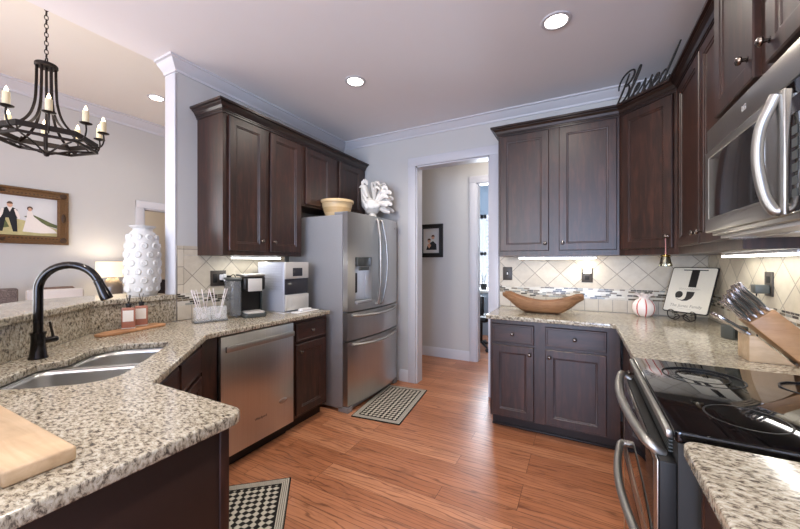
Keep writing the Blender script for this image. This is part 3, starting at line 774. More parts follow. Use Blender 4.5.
# ------------------------------------------------------------------ appliances
def curved(x0, x1, z0, z1, y0, th, bow, xc, hw, hole=None, n=14, mi=0):
    """door leaf whose front bows out; hole=(hx0,hx1,hz0,hz1,depth) makes a recess"""
    t = bmesh.new()
    xs = [x0 + (x1 - x0) * i / n for i in range(n + 1)]; zs = [z0, z1]
    if hole: xs = sorted(set([x for x in xs if abs(x - hole[0]) > .008 and abs(x - hole[1]) > .008] + [hole[0], hole[1]])); zs = [z0, hole[2], hole[3], z1]
    def fy(x): return y0 - th - bow * (1 - ((x - xc) / hw) ** 2)
    G = [[t.verts.new((x, fy(x), z)) for x in xs] for z in zs]
    Bk = [[t.verts.new((x, y0, z)) for x in (x0, x1)] for z in (z0, z1)]
    for j in range(len(zs) - 1):
        for i in range(len(xs) - 1):
            if hole and j == 1 and hole[0] - 1e-6 <= xs[i] and xs[i + 1] <= hole[1] + 1e-6: continue
            t.faces.new((G[j][i], G[j][i + 1], G[j + 1][i + 1], G[j + 1][i]))
    t.faces.new([Bk[0][0], Bk[0][1]] + G[0][::-1]); t.faces.new([Bk[1][1], Bk[1][0]] + G[-1])
    t.faces.new([Bk[0][0], Bk[1][0]] + [G[j][0] for j in range(len(zs) - 1, -1, -1)])
    t.faces.new([Bk[1][1], Bk[0][1]] + [G[j][-1] for j in range(len(zs))])
    t.faces.new((Bk[0][1], Bk[0][0], Bk[1][0], Bk[1][1]))
    if hole:
        ids = [i for i, x in enumerate(xs) if hole[0] - 1e-6 <= x <= hole[1] + 1e-6]
        yb = fy((hole[0] + hole[1]) / 2) + hole[4]
        q = [t.verts.new((hole[0], yb, hole[2])), t.verts.new((hole[1], yb, hole[2])), t.verts.new((hole[1], yb, hole[3])), t.verts.new((hole[0], yb, hole[3]))]
        t.faces.new(q)
        a, b = ids[0], ids[-1]
        t.faces.new([q[0], q[1]] + [G[1][i] for i in reversed(ids)]); t.faces.new([q[2], q[3]] + [G[2][i] for i in ids])
        t.faces.new((q[3], q[0], G[1][a], G[2][a])); t.faces.new((q[1], q[2], G[2][b], G[1][b]))
    bmesh.ops.recalc_face_normals(t, faces=t.faces)
    return MB()._merge(t, mi)

# refrigerator
FW = .908
f = thing('refrigerator', 'stainless french-door refrigerator with water dispenser beside the white doorway', 'refrigerator', (-1.862, 2.412, 0), R(90))
obj('cabinet_shell', MB().box(0, FW, .0005, .655, .03, 1.765, .006), 'grey', f)
obj('base_grille', MB().box(.01, FW - .01, -.045, 0, .012, .055, .003).box(.0, .07, -.06, .05, 0.0, .05, .004).box(FW - .07, FW, -.06, .05, 0.0, .05, .004), 'grey', f)
obj('hinge_cover', MB().box(.01, .12, -.045, .10, 1.7655, 1.792, .006).box(FW - .12, FW - .01, -.045, .10, 1.7655, 1.792, .006), 'grey', f)
def fdoor(x0, x1, z0, z1, hole=None):
    d = obj('door' if z1 > 1 else 'drawer', curved(x0, x1, z0, z1, -.004, .050, .045, FW / 2, FW / 2, hole), 'steel', f, smooth=25)
    return d
HX = (.095, .335, .975, 1.385)
dl = fdoor(.002, FW / 2 - .002, .897, 1.785, HX + (.075,))
dr = fdoor(FW / 2 + .002, FW - .002, .897, 1.785)
dm = fdoor(.002, FW - .002, .638, .885)
db = fdoor(.002, FW - .002, .062, .626)
def fyf(x): return -.054 - .045 * (1 - ((x - FW / 2) / (FW / 2)) ** 2)
yh = fyf(.215)
obj('control_panel', MB().box(.115, .333, yh + .004, yh + .030, 1.30, 1.383, .003).box(.14, .30, yh - .002, yh + .012, 1.262, 1.296, .004), 'mdark', dl)
obj('dispenser_lever', MB().box(.105, .135, yh + .02, yh + .06, 1.06, 1.24, .004), 'black', dl)
obj('drip_tray', MB().box(.093, .338, yh - .012, yh + .07, .958, .982, .004), 'grey', dl)
for d, x, s in ((dl, FW / 2 - .042, -1), (dr, FW / 2 + .042, 1)):
    pts = spline([(x, fyf(x) + .004, 1.755), (x, fyf(x) - .020, 1.73), (x + s * .012, fyf(x) - .052, 1.55), (x + s * .022, fyf(x) - .062, 1.34), (x + s * .012, fyf(x) - .052, 1.13), (x, fyf(x) - .020, .955), (x, fyf(x) + .004, .93)], 6)
    obj('handle', MB().tube(pts, .0135, 12, flat=.8), 'handle', d)
for d, z in ((dm, .858), (db, .598)):
    pts = [(.06 + (FW - .12) * i / 20, fyf(.06 + (FW - .12) * i / 20) - .003 - .045 * math.sin(PI * i / 20) ** .5, z - .012 * math.sin(PI * i / 20)) for i in range(21)]
    obj('handle', MB().tube(pts, .013, 12, flat=1.3), 'handle', d)
obj('badge', MB().mesh(text_mesh('LG', .026, .0006), mat=T(FW - .075, fyf(FW - .075) - .001, 1.705) @ Matrix.Rotation(R(8), 4, 'Z') @ UP), 'fink', dr, smooth=0)

# dishwasher
d = thing('dishwasher', 'stainless dishwasher under the left countertop with a wide bar handle', 'dishwasher', (-1.987, 1.321, 0), R(90))
obj('tub', MB().box(.003, .604, .001, .56, .10, .876), 'black', d)
dd = obj('door', MB().box(.003, .604, -.03, 0, .105, .872, .004), 'steel', d)
obj('handle', MB().box(.02, .587, -.062, -.048, .775, .812, .005).box(.035, .06, -.05, -.029, .78, .807).box(.547, .572, -.05, -.029, .78, .807), 'handle', dd)
obj('badge', MB().mesh(text_mesh('Whirlpool', .024, .0006), mat=T(.30, -.0306, .26) @ UP), 'mdark', dd, smooth=0)
obj('emblem', MB().lathe([(0, .004), (.03, .003), (.034, 0)], 20, mat=T(.50, -.0295, .305) @ Matrix.Rotation(R(90), 4, 'X') @ Matrix.Diagonal((1.2, .55, 1, 1))), 'handle', dd)
obj('toe_kick', MB().box(.003, .604, .055, .075, .0, .0995), 'black', d)

# range
s = thing('electric_range', 'stainless double-oven electric range with black glass cooktop on the right', 'range', (.214, 1.798, 0), R(-90))
RW = .738
obj('body', MB().box(0, RW, 0, .632, .03, .893, .003), 'blackm', s)
ck = obj('cooktop', MB().poly(fillet([(0, -.006), (RW, -.006), (RW, .638), (0, .630)], .012), .8935, .921, .004), 'glassblk', s)
obj('front_trim', MB().box(.012, RW - .012, -.022, -.0065, .895, .917, .006), 'handle', s)
def ring(cx, cy, r, w=.0025): return [(r - w, 0), (r - w, .0006), (r + w, .0006), (r + w, 0)]
for cx, cy, rs in ((.19, .18, (.115, .075)), (.56, .18, (.085,)), (.19, .47, (.085,)), (.56, .47, (.115, .08)), (.375, .50, (.055,))):
    b = MB()
    for r in rs: b.lathe(ring(cx, cy, r), 40, c=(cx, cy, .9208))
    obj('burner_ring', b, 'burner', ck)
obj('backguard', MB().box(.01, RW - .01, .6305, .638, .9, 1.0, .002), 'black', s)
b = MB()
for k in range(5): b.box(.05, RW - .05, -.009, -.0002, .845 + k * .009, .849 + k * .009)
obj('vent_grille', b, 'mdark', s, smooth=0)
for z0, z1, zh, gz in ((.555, .838, .80, (.60, .76)), (.06, .545, .50, (.15, .44))):
    dd = obj('oven_door', MB().box(.004, RW - .004, -.036, -.0005, z0, z1, .004), 'blackm', s)
    obj('front_skin', MB().box(.004, RW - .004, -.041, -.0365, z0, z1 - .002, .002), 'steelh', dd)
    obj('window', MB().box(.05, RW - .05, -.0425, -.0405, gz[0] - .02, gz[1] + .055, .001), 'glassblk', dd)
    zz = zh + .055
    pts = spline([(.05, -.034, zz), (.05, -.052, zz), (.085, -.064, zz), (.22, -.082, zz), (RW / 2, -.090, zz), (RW - .22, -.082, zz), (RW - .085, -.064, zz), (RW - .05, -.052, zz), (RW - .05, -.034, zz)] if zz < .6 else
                 [(.05, -.02, zz - .02), (.05, -.048, zz), (.085, -.060, zz + .004), (.22, -.078, zz + .008), (RW / 2, -.086, zz + .010), (RW - .22, -.078, zz + .008), (RW - .085, -.060, zz + .004), (RW - .05, -.048, zz), (RW - .05, -.02, zz - .02)], 5)
    obj('handle', MB().tube(pts, .0135, 12), 'handle', dd)

# microwave
m = thing('microwave', 'stainless over-the-range microwave with a curved handle above the cooktop', 'microwave', (.472, 1.797, 1.445), R(-90))
MW, MH = .754, .425
obj('case', MB().box(0, MW, 0, .395, 0, MH, .004), 'steelh', m)
obj('vent_strip', MB().box(0, MW, -.016, -.0005, MH - .088, MH - .001, .004), 'steelh', m)
md = obj('door', MB().box(0, .600, -.022, -.0005, .012, MH - .093, .005), 'steelh', m)
obj('window_frame', MB().loft([rect(.045, .505, .058, MH - .118, 0, -.0215), rect(.045, .505, .058, MH - .118, 0, -.0245), rect(.045, .505, .058, MH - .118, .006, -.0245), rect(.045, .505, .058, MH - .118, .008, -.0225)]), 'handle', md, smooth=20)
obj('window', MB().box(.053, .497, -.0236, -.0205, .066, MH - .126, .001), 'mwglass', md)
pts = spline([(.575, -.02, .025), (.572, -.030, .030), (.562, -.044, .075), (.555, -.054, .165), (.558, -.050, .245), (.568, -.034, .300), (.575, -.026, .325)], 6)
obj('handle', MB().tube(pts, .0125, 12, flat=1.15), 'handle', md)
cp = obj('control_panel', MB().box(.604, MW, -.020, -.0005, .012, MH - .093, .004), 'glassblk', m)
b = MB()
for r in range(6):
    for q in range(3): b.box(.635 + q * .032, .658 + q * .032, -.0212, -.0195, .05 + r * .03, .07 + r * .03)
obj('keypad', b, 'mdark', cp, smooth=0)
obj('display', MB().box(.635, .725, -.0212, -.0195, .25, .29), 'darkwin', cp)
obj('emblem', MB().mesh(text_mesh('LG', .026, .0006), mat=T(.35, -.0166, MH - .045) @ UP), 'silver', m, smooth=0)
obj('underside', MB().box(.02, MW - .02, .02, .38, -.012, -.0005, .002).box(.08, .34, .10, .30, -.016, -.012, .001).box(.42, .68, .10, .30, -.016, -.012, .001), 'silver', m)
obj('lamp_cover', MB().lathe([(0, -.010), (.035, -.008), (.045, 0)], 20, c=(.11, .06, -.012)), 'clear', m)

# ------------------------------------------------------------------ sink and tap
def to_st(p): return p
sk = thing('double_sink', 'stainless undermount double-bowl sink in the granite corner', 'sink', (*st(*SO), .70), R(-45))
dk = [(q[0] - SO[0], q[1] - SO[1]) for q in fillet([(-1.445, -.62), (-2.115, -.62), (-2.115, -.97), (-1.84, -.97), (-1.80, -1.045), (-1.445, -1.045)], {0: .10, 1: .05, 2: .15, 3: .04, 4: .05, 5: .15})]
bowls = [((-1.463, -1.795), (-1.027, -.638), (.10, .06, .06, .14)), ((-1.822, -2.097), (-.952, -.638), (.05, .05, .14, .06))]
holes = []
for (sa, sb), (ta, tb), rr in bowls:
    a, b_ = min(sa, sb) - SO[0], max(sa, sb) - SO[0]; c0, c1 = ta - SO[1], tb - SO[1]
    if sa == -1.463: pts = fillet([(a, c0), (b_, c0), (b_, c1), (a, c1)], {0: .05, 1: .15, 2: .10, 3: .05})
    else: pts = fillet([(a, c0), (b_, c0), (b_, c1), (a, c1)], {0: .14, 1: .05, 2: .05, 3: .05})
    holes.append(pts)
obj('rim', MB().mesh(slab_mesh([dk] + holes, .170, .1805, .001)), 'sink', sk)
for pts in holes:
    cx = sum(p[0] for p in pts) / len(pts); cy = sum(p[1] for p in pts) / len(pts)
    def ins(k, z): return [(cx + (p[0] - cx) * k, cy + (p[1] - cy) * k, z) for p in pts]
    bw = obj('bowl', MB().loft([ins(1.02, .172), ins(1.0, .176), ins(.995, .16), ins(.97, .03), ins(.93, .008), ins(.85, .003)][1:], cap=False).loft([ins(.85, .003), ins(.3, .001)]), 'sink', sk, smooth=50)
    sol = bw.modifiers.new('wall', 'SOLIDIFY'); sol.thickness = .0012; sol.offset = 0
    obj('drain', MB().lathe([(0, .004), (.03, .004), (.042, .006), (.045, .004), (.045, .002)], 24, c=(cx, cy, .001)), 'handle', sk)

t = thing('faucet', 'tall dark bronze gooseneck faucet with pull-down spray head', 'faucet', (-2.112, .568, ZT + .0005), R(45))
obj('base', MB().lathe([(0, 0), (.0325, 0), (.0325, .006), (.029, .012), (.0245, .06), (.0235, .10), (.0265, .108), (.0265, .116), (0, .116)], 24), 'bronze', t)
arc = [(0, 0, .112), (0, 0, .22), (0, 0, .30)] + [(.112 - .112 * math.cos(a), 0, .30 + .112 * math.sin(a)) for a in [PI * k / 16 for k in range(1, 15)]]
e = arc[-1]
obj('spout', MB().tube(arc, .0165, 16), 'bronze', t)
dx = Vector((math.sin(PI * 14 / 16), 0, math.cos(PI * 14 / 16)))
obj('spray_head', MB().tube([Vector(e) + dx * q for q in (0, .004, .010, .03, .075, .095, .098)], [.0165, .0185, .018, .0185, .0235, .0235, .020], 16), 'bronze', t)
obj('lever', MB().tube([(.012, .016, .075), (.036, .046, .075), (.041, .052, .075)], [.014, .014, .010], 12).tube([(.031, .040, .078), (.028, .038, .11), (.022, .032, .155)], [.006, .005, .0042], 8), 'bronze', t)

# ------------------------------------------------------------------ on the bar and left counter
v = thing('floor_vase', 'tall white ceramic vase covered with raised rosettes on the bar ledge', 'vase', (-2.715, 1.25, 1.1085))
v.name = 'rosette_vase'; v.scale = (.93, .93, 1.02)
prof = [(0, 0), (.085, 0), (.092, .01), (.108, .06), (.112, .16), (.110, .30), (.099, .385), (.080, .425), (.064, .440), (.060, .455), (.082, .468), (.084, .474), (.078, .474), (.055, .458), (.05, .44), (0, .44)]
obj('body', MB().lathe(prof, 36), 'white', v, smooth=50)
def prad(z):
    for (r0, z0), (r1, z1) in zip(prof, prof[1:]):
        if z0 <= z <= z1 and z1 > z0: return r0 + (r1 - r0) * (z - z0) / (z1 - z0)
    return .1
ro = MB(); ro.lathe([(.0, .006), (.004, .008), (.008, .003), (.013, .008), (.018, .007), (.022, .003), (.026, -.005)], 12)
ro.bm.normal_update(); rme = bpy.data.meshes.new('rosette'); ro.bm.to_mesh(rme); rme.materials.append(M['white'])
for p in rme.polygons: p.use_smooth = True
for k in range(7):
    z = .045 + k * .058; r = prad(z)
    for q in range(9):
        a = 2 * PI * (q + .5 * (k % 2)) / 9
        o = bpy.data.objects.new('rosette', rme); COL.objects.link(o); o.parent = v
        o.location = ((r - .001) * math.cos(a), (r - .001) * math.sin(a), z); o.rotation_euler = (0, R(90), a)

bd = tag(obj('serving_board', MB().poly(fillet([(-.20, -.02), (-.13, -.052), (.19, -.052), (.19, .052), (-.13, .052), (-.20, .02)], .018), 0, .016, .004), 'boardd', loc=(-2.448, 1.07, ZT + .0005), rot=(0, 0, R(103))),
         'small warm wooden serving board under the two pink bottles by the sink', 'board')
def bottle(loc, rz, label, lid):
    t = thing('reed_bottle', label, 'bottle', loc, rz, None)
    obj('bottle_body', MB().box(-.034, .034, -.026, .026, .001, .128, .008, seg=3), 'soap', t)
    obj('base_cap', MB().box(-.0345, .0345, -.0265, .0265, 0, .007, .004), 'white', t)
    obj('paper_label', MB().box(-.026, .026, -.0272, -.0262, .045, .112), 'label', t)
    obj('neck', MB().lathe([(.013, .126), (.013, .142), (.016, .143), (.016, .152), (0, .152)], 16), 'ink', t)
    for k, (ax, ay) in enumerate(((-.22, .1), (.18, -.12), (.04, .2))[:lid]):
        obj('reed', MB().tube([(0, 0, .148), (ax * .06, ay * .06, .205)], .0022, 6), 'ink', t)
bottle((-2.462, 1.058, ZT + .017), R(60), 'square pink glass bottle with dark reeds and white label, nearer the faucet', 3)
bottle((-2.502, 1.145, ZT + .017), R(60), 'square pink glass bottle with dark reeds, the one nearer the wall end', 2)

cb = tag(obj('cutting_board', MB().box(-.27, .27, -.054, .054, 0, .032, .006, seg=3), 'board', loc=(-1.222, .257, ZT + .0005), rot=(0, 0, R(1))), 'thick pale maple cutting board on the near left granite counter', 'cutting board')

cd_ = thing('cutlery_caddy', 'clear two-compartment caddy holding upright cutlery on the left counter', 'caddy', (-2.345, 1.505, ZT + .0005), R(70))
b = MB()
for x0, x1 in ((-.098, -.004), (.004, .098)):
    b.box(x0, x1, -.04, -.036, .012, .105, .001).box(x0, x1, .036, .04, .012, .105, .001).box(x0, x0 + .004, -.036, .036, .012, .105, .001).box(x1 - .004, x1, -.036, .036, .012, .105, .001)
obj('compartment', b, 'clear', cd_, smooth=0)
obj('tray', MB().box(-.108, .108, -.05, .05, 0, .0115, .004), 'smoke', cd_)
def cutlery(kind):
    b = MB(); b.tube([(0, 0, 0), (0, 0, .05), (0, 0, .11), (0, 0, .180), (0, 0, .188)], [.0048, .0045, .006, .0090, .005], 8, flat=.45)
    if kind: b.ell((0, 0, -.012), .012, .004, .02, 10)
    return b
kme = [obj('fork', cutlery(1), 'tableware'), obj('knife', cutlery(0), 'tableware')]
cut_i = 0
Mc = Matrix.Translation(cd_.location) @ Matrix.Rotation(R(70), 4, 'Z')
spots = [(-.076, .01, -.20, 0), (-.06, -.02, -.26, 1), (-.045, .015, -.22, 0), (-.03, -.01, -.14, 1), (-.066, -.006, -.30, 1), (-.030, .025, .16, 0), (.035, -.015, -.24, 1), (.045, .015, -.12, 0), (.058, -.01, .20, 0), (.068, .01, .26, 1)]
for i, (x, y, lean, kk) in enumerate(spots):
    src = kme[kk]
    o = src if not any(q is src for q in [None]) and not src.get('used') else src.copy()
    if o is src: src['used'] = 1
    else: COL.objects.link(o)
    o.name = 'cutlery_piece'
    w = Mc @ Vector((x, y, .048)); o.location = w; o.rotation_euler = (0, lean, R(70))
    tag(o, 'slim pale cutlery piece standing handle-up in the clear caddy', 'cutlery', 'cutlery standing in the clear caddy')
for o in list(bpy.data.objects):
    if 'used' in o: del o['used']

pl = thing('wall_outlet', 'dark two-gang outlet plate with white plugs above the cutlery caddy', 'outlet', (-2.5705, 1.715, 1.21), R(90))
obj('cover_plate', MB().box(-.066, .066, -.006, 0, -.062, .062, .003), 'plate', pl)
for x in (-.03, .03): obj('receptacle', MB().box(x - .017, x + .017, -.008, -.005, -.035, .035, .003), 'blackm', pl)
pg = thing('power_plug', 'white plug and cord in the dark outlet above the cutlery caddy', 'plug', (-2.5625, 1.74, 1.215), R(90))
obj('plug_body', MB().box(-.022, .022, -.035, -.0005, -.02, .025, .006).box(-.015, .012, -.05, -.03, .0, .03, .006), 'wplastic', pg)
pts = spline([(0, -.03, -.018), (.005, -.05, -.06), (.01, -.045, -.12), (.04, -.05, -.19), (.085, -.06, -.26), (.12, -.05, -.296)], 6)
obj('cord', MB().tube(pts, .004, 8), 'wplastic', pg)
pg = thing('power_plug', 'black plug and cord beside the white plug above the coffee maker', 'plug', (-2.5625, 1.785, 1.20), R(90))
obj('plug_body', MB().box(-.014, .022, -.03, -.0005, -.018, .03, .005), 'black', pg)
obj('cord', MB().tube(spline([(.005, -.028, .02), (.03, -.05, .035), (.05, -.055, -.02), (.06, -.05, -.10), (.075, -.055, -.20), (.10, -.06, -.26), (.14, -.05, -.28)], 6), .0035, 8), 'cord', pg)

# coffee maker
k = thing('coffee_maker', 'black and silver single-cup coffee maker with smoky water tank', 'coffee maker', (-2.335, 1.83, ZT + .0005), R(68))
obj('base', MB().poly(fillet([(-.085, -.16), (.085, -.16), (.085, .13), (-.085, .13)], .03), 0, .03, .006), 'mdark', k)
obj('column', MB().box(-.082, .082, .0, .13, .0305, .30, .012, seg=3), 'black', k)
obj('side_panel', MB().box(-.088, -.0825, -.02, .128, .0305, .26, .002).box(.0825, .088, -.02, .128, .0305, .26, .002), 'mdark', k)
obj('brew_head', MB().box(-.080, .080, -.125, -.001, .205, .312, .016, seg=3), 'black', k)
obj('front_panel', MB().box(-.052, .052, -.131, -.1255, .20, .298, .003), 'silver', k)
obj('lid', MB().poly(fillet([(-.084, -.13), (.084, -.13), (.084, .12), (-.084, .12)], .035), .3125, .330, .006), 'handle', k)
obj('drip_tray', MB().poly(fillet([(-.07, -.155), (.07, -.155), (.07, -.005), (-.07, -.005)], .025), .0305, .042, .003), 'silver', k)
tk = obj('water_tank', MB().box(-.165, -.0885, -.10, .12, .012, .285, .014, seg=3), 'smoke', k)
obj('tank_lid', MB().box(-.168, -.0865, -.103, .123, .2855, .302, .006), 'mdark', k)

# countertop ice maker
im = thing('ice_maker', 'tall silver countertop ice maker with ribbed side next to the refrigerator', 'ice maker', (-2.305, 2.145, ZT + .0005), R(90))
IW, ID, IH = .135, .165, .425
b = MB().box(-IW, IW, -ID + .012, ID, .008, IH, .010, seg=3)
obj('housing', b, 'bluegrey', im)
b = MB()
for q in range(11): b.box(-IW - .003, -IW + .001, -ID + .03, ID - .03, .18 + q * .021, .189 + q * .021, .001)
obj('side_louver', b, 'bluegrey', im, smooth=0)
obj('top_front', MB().box(-IW, IW, -ID - .006, -ID + .0115, .285, IH, .006), 'silver', im)
obj('display', MB().box(-.055, .055, -ID - .0085, -ID - .0055, .305, .375, .003), 'darkwin', im)
obj('ice_window', MB().box(-IW + .006, IW - .006, -ID, -ID + .0115, .155, .282, .003), 'darkwin', im)
obj('bin', MB().box(-IW + .003, IW - .003, -ID - .010, -ID + .0115, .02, .15, .006).box(-.08, .08, -ID - .014, -ID - .009, .045, .125, .004), 'silver', im)
obj('base', MB().box(-IW, IW, -ID, ID, 0, .0075), 'wplastic', im)
sc = thing('ice_scoop_tray', 'flat white tray with a white scoop at the foot of the ice maker', 'tray', (-2.085, 2.175, ZT + .0005), R(90))
obj('tray', MB().box(-.12, .14, -.04, .04, 0, .008, .003), 'wplastic', sc)
obj('scoop', MB().box(-.05, .07, -.02, .03, .0085, .030, .008), 'wplastic', sc)

# ------------------------------------------------------------------ on the refrigerator
bo = thing('mixing_bowl', 'tan stoneware mixing bowl on top of the refrigerator', 'bowl', (-2.15, 2.70, 1.7655))
obj('bowl_body', MB().lathe([(0, 0), (.10, 0), (.105, .008), (.135, .09), (.150, .145), (.150, .158), (.163, .160), (.166, .170), (.163, .186), (.152, .188), (.146, .180), (.128, .09), (.09, .015), (0, .015)], 40), 'tan', bo, smooth=40)
obj('band', MB().lathe([(.1255, .062), (.1395, .110), (.1407, .110), (.127, .062), (.1255, .062)], 40), 'tanb', bo, smooth=40)

# rooster: upright neck, full curling tail packed close behind it
rt = thing('rooster_figurine', 'white ceramic rooster figurine with a full tail on the refrigerator', 'figurine', (-1.98, 3.09, 1.7655), R(24))
b = MB()
def ringat(c, rx, rz, tx):
    c = Vector(c); d = Vector(tx).normalized(); sdir = Vector((0, 1, 0)); u = d.cross(sdir).normalized()
    return [c + sdir * (rx * math.cos(2 * PI * j / 16)) + u * (rz * math.sin(2 * PI * j / 16)) for j in range(16)]
path = [((.085, 0, .20), .01, .01), ((.07, 0, .19), .05, .05), ((.03, 0, .17), .078, .08), ((-.02, 0, .17), .080, .085), ((-.055, 0, .21), .066, .07), ((-.075, 0, .27), .050, .052), ((-.085, 0, .33), .040, .042), ((-.095, 0, .38), .037, .038), ((-.112, 0, .395), .030, .03), ((-.128, 0, .392), .012, .014), ((-.148, 0, .380), .002, .002)]
rings = []
for i, (c_, a_, b__) in enumerate(path):
    p0 = Vector(path[max(0, i - 1)][0]); p1 = Vector(path[min(len(path) - 1, i + 1)][0]); rings.append(ringat(c_, a_, b__, p1 - p0))
b.loft(rings)
obj('body', b, 'rooster', rt, smooth=60)
obj('base', MB().lathe([(0, 0), (.085, 0), (.09, .012), (.075, .03), (.05, .045), (.038, .10), (0, .105)], 20), 'rooster', rt, smooth=50)
b = MB()
for x, z in ((-.060, .430), (-.078, .450), (-.096, .448), (-.112, .430)): b.ell((x, 0, z), .013, .009, .028, 8)
b.ell((-.118, 0, .352), .012, .010, .024, 8)
obj('comb', b, 'rooster', rt, smooth=60)
RS = random.Random(5)
for q in range(26):
    lay = q // 13; k = q % 13
    a = R(100 - k * 10.5 - lay * 5); ln = (.235 if lay == 0 else .175) + .02 * math.sin(q * 1.9); yy = .055 * math.sin(q * 2.4)
    c0 = Vector((.02, yy * .4, .215)); d0 = Vector((math.cos(a) * .72, 0, math.sin(a))); dn = Vector((.75, 0, -.55))
    pts = spline([c0, c0 + d0 * ln * .5 + Vector((0, yy * .5, 0)), c0 + d0 * ln * .88 + Vector((0, yy, 0)), c0 + d0 * ln * .98 + dn * .030 + Vector((0, yy * 1.2, 0)), c0 + d0 * ln * .88 + dn * .058 + Vector((0, yy * 1.4, 0))], 4)
    n_ = len(pts); rr = [.012 + .014 * math.sin(PI * min(1, i / (n_ - 1) * 1.05)) * (1 - .4 * i / n_) for i in range(n_)]; rr[-1] = .003
    obj('tail_feather', MB().tube(pts, rr, 8, flat=.6), 'rooster', rt, smooth=60)
for q in range(18):
    i = q % 9; sgn = 1 if q < 9 else -1
    x = -.085 + .010 * (i % 3); z = .37 - .022 * i
    pts = spline([(x - .025, sgn * .028, z), (x - .008, sgn * (.046 + .004 * i), z - .02), (x + .02, sgn * (.056 + .004 * i), z - .055), (x + .01, sgn * (.064 + .004 * i), z - .068)], 4)
    n_ = len(pts); rr = [.006 + .013 * math.sin(PI * i_ / (n_ - 1)) for i_ in range(n_)]
    obj('neck_feather', MB().tube(pts, rr, 8, flat=.5), 'rooster', rt, smooth=60)
for sgn in (1, -1):
    obj('wing', MB().ell((.0, sgn * .075, .185), .065, .02, .055, 14).ell((.045, sgn * .078, .17), .05, .014, .03, 12), 'rooster', rt, smooth=60)

# ------------------------------------------------------------------ right-hand counter and back wall
dw = thing('dough_bowl', 'long carved wooden dough bowl with upswept ends on the back counter', 'bowl', (-.28, 3.06, ZT + .0005))
rings = []
for i in range(25):
    x = -.31 + .62 * i / 24; a = abs(x) / .31
    zr = .098 + .072 * min(1, a / .88) ** 1.9 - (.006 if a > .9 else 0); zb = 0 if a < .45 else (zr - .040) * ((a - .45) / .55) ** .9
    w = .115 * (1 - .50 * a ** 3); zi = max(zb + .018, .022); zi = min(zi, zr - .004)
    ro_ = [(x, w * math.sin(R(q)), zb + (zr - zb) * (1 - abs(math.cos(R(q))) ** .75)) for q in range(-90, 91, 15)]
    wi = max(.01, w - .016)
    ri_ = [(x * .985, wi * math.sin(R(q)), zi + (zr - zi) * (1 - abs(math.cos(R(q))) ** .75)) for q in range(90, -91, -15)]
    rings.append(ro_ + ri_)
obj('bowl_body', MB().loft(rings), 'dough', dw, smooth=45)

def wall_plate(label, loc, rz, n=1, cat='outlet', name='wall_outlet', switch=False):
    t = thing(name, label, cat, loc, rz)
    obj('cover_plate', MB().box(-.043, .043, -.006, 0, -.063, .063, .003), 'plate', t)
    if switch: obj('toggle', MB().box(-.005, .005, -.018, -.0055, -.010, .012, .002), 'wplastic', t); obj('slot', MB().box(-.010, .010, -.0075, -.0055, -.020, .020, .001), 'blackm', t)
    else: obj('receptacle', MB().box(-.017, .017, -.008, -.0055, .006, .040, .003).box(-.017, .017, -.008, -.0055, -.040, -.006, .003), 'blackm', t)
    return t
wall_plate('dark switch plate with white toggle at the left end of the back wall tile', (-.615, 3.3705, 1.229), 0, name='light_switch', cat='switch', switch=True)
wall_plate('dark outlet plate holding the glowing night light on the back wall tile', (.0575, 3.3705, 1.225), 0)
nl = thing('night_light', 'glowing plug-in night light on the back wall tile', 'night light', (.0575, 3.362, 1.262))
obj('lens', MB().box(-.030, .030, -.045, -.018, -.022, .075, .012, seg=3), 'nightlt', nl)
obj('plug_body', MB().box(-.022, .022, -.0175, -.0005, -.022, .02, .003), 'wplastic', nl)
lamp('night_light_glow', 'POINT', (.0575, 3.27, 1.29), .55, WARM, .04)
wall_plate('dark outlet plate with a black charger on the right wall tile', (.8605, 2.42, 1.227), R(-90))
ch = thing('charger', 'black plug-in charger with a cord on the right wall outlet', 'charger', (.852, 2.42, 1.20), R(-90))
obj('charger_body', MB().box(-.03, .03, -.055, -.0005, -.022, .022, .004), 'mdark', ch)
obj('cord', MB().tube(spline([(0, -.04, -.02), (0, -.045, -.08), (.01, -.04, -.17), (.03, -.05, -.26), (.05, -.06, -.280)], 5), .003, 6), 'cord', ch)

sv = thing('striped_vase', 'small round white glass vase with red stripes and ruffled rim on the back counter', 'vase', (.445, 3.245, ZT + .0005))
b = MB().lathe([(0, 0), (.04, 0), (.05, .004), (.072, .03), (.080, .062), (.076, .095), (.058, .122), (.040, .134), (.034, .140), (.030, .134), (.05, .115), (.06, .06), (.03, .01), (0, .008)], 48)
for fc in b.bm.faces:
    c_ = fc.calc_center_median(); a = (math.atan2(c_.y, c_.x) / (2 * PI) * 48) % 6
    if a < 1.15: fc.material_index = 1
obj('vase_body', b, ['milk', 'red'], sv, smooth=50)
rings = []
for r, z, am in ((.034, .139, 0), (.032, .150, .002), (.042, .162, .006), (.058, .172, .009), (.060, .175, .009), (.040, .165, .005), (.028, .152, .002), (.028, .142, 0)):
    rings.append([((r + am * math.sin(8 * 2 * PI * j / 64)) * math.cos(2 * PI * j / 64), (r + am * math.sin(8 * 2 * PI * j / 64)) * math.sin(2 * PI * j / 64), z + am * .7 * math.cos(8 * 2 * PI * j / 64)) for j in range(64)])
obj('ruffled_rim', MB().loft(rings, cap=False), 'milk', sv, smooth=60)

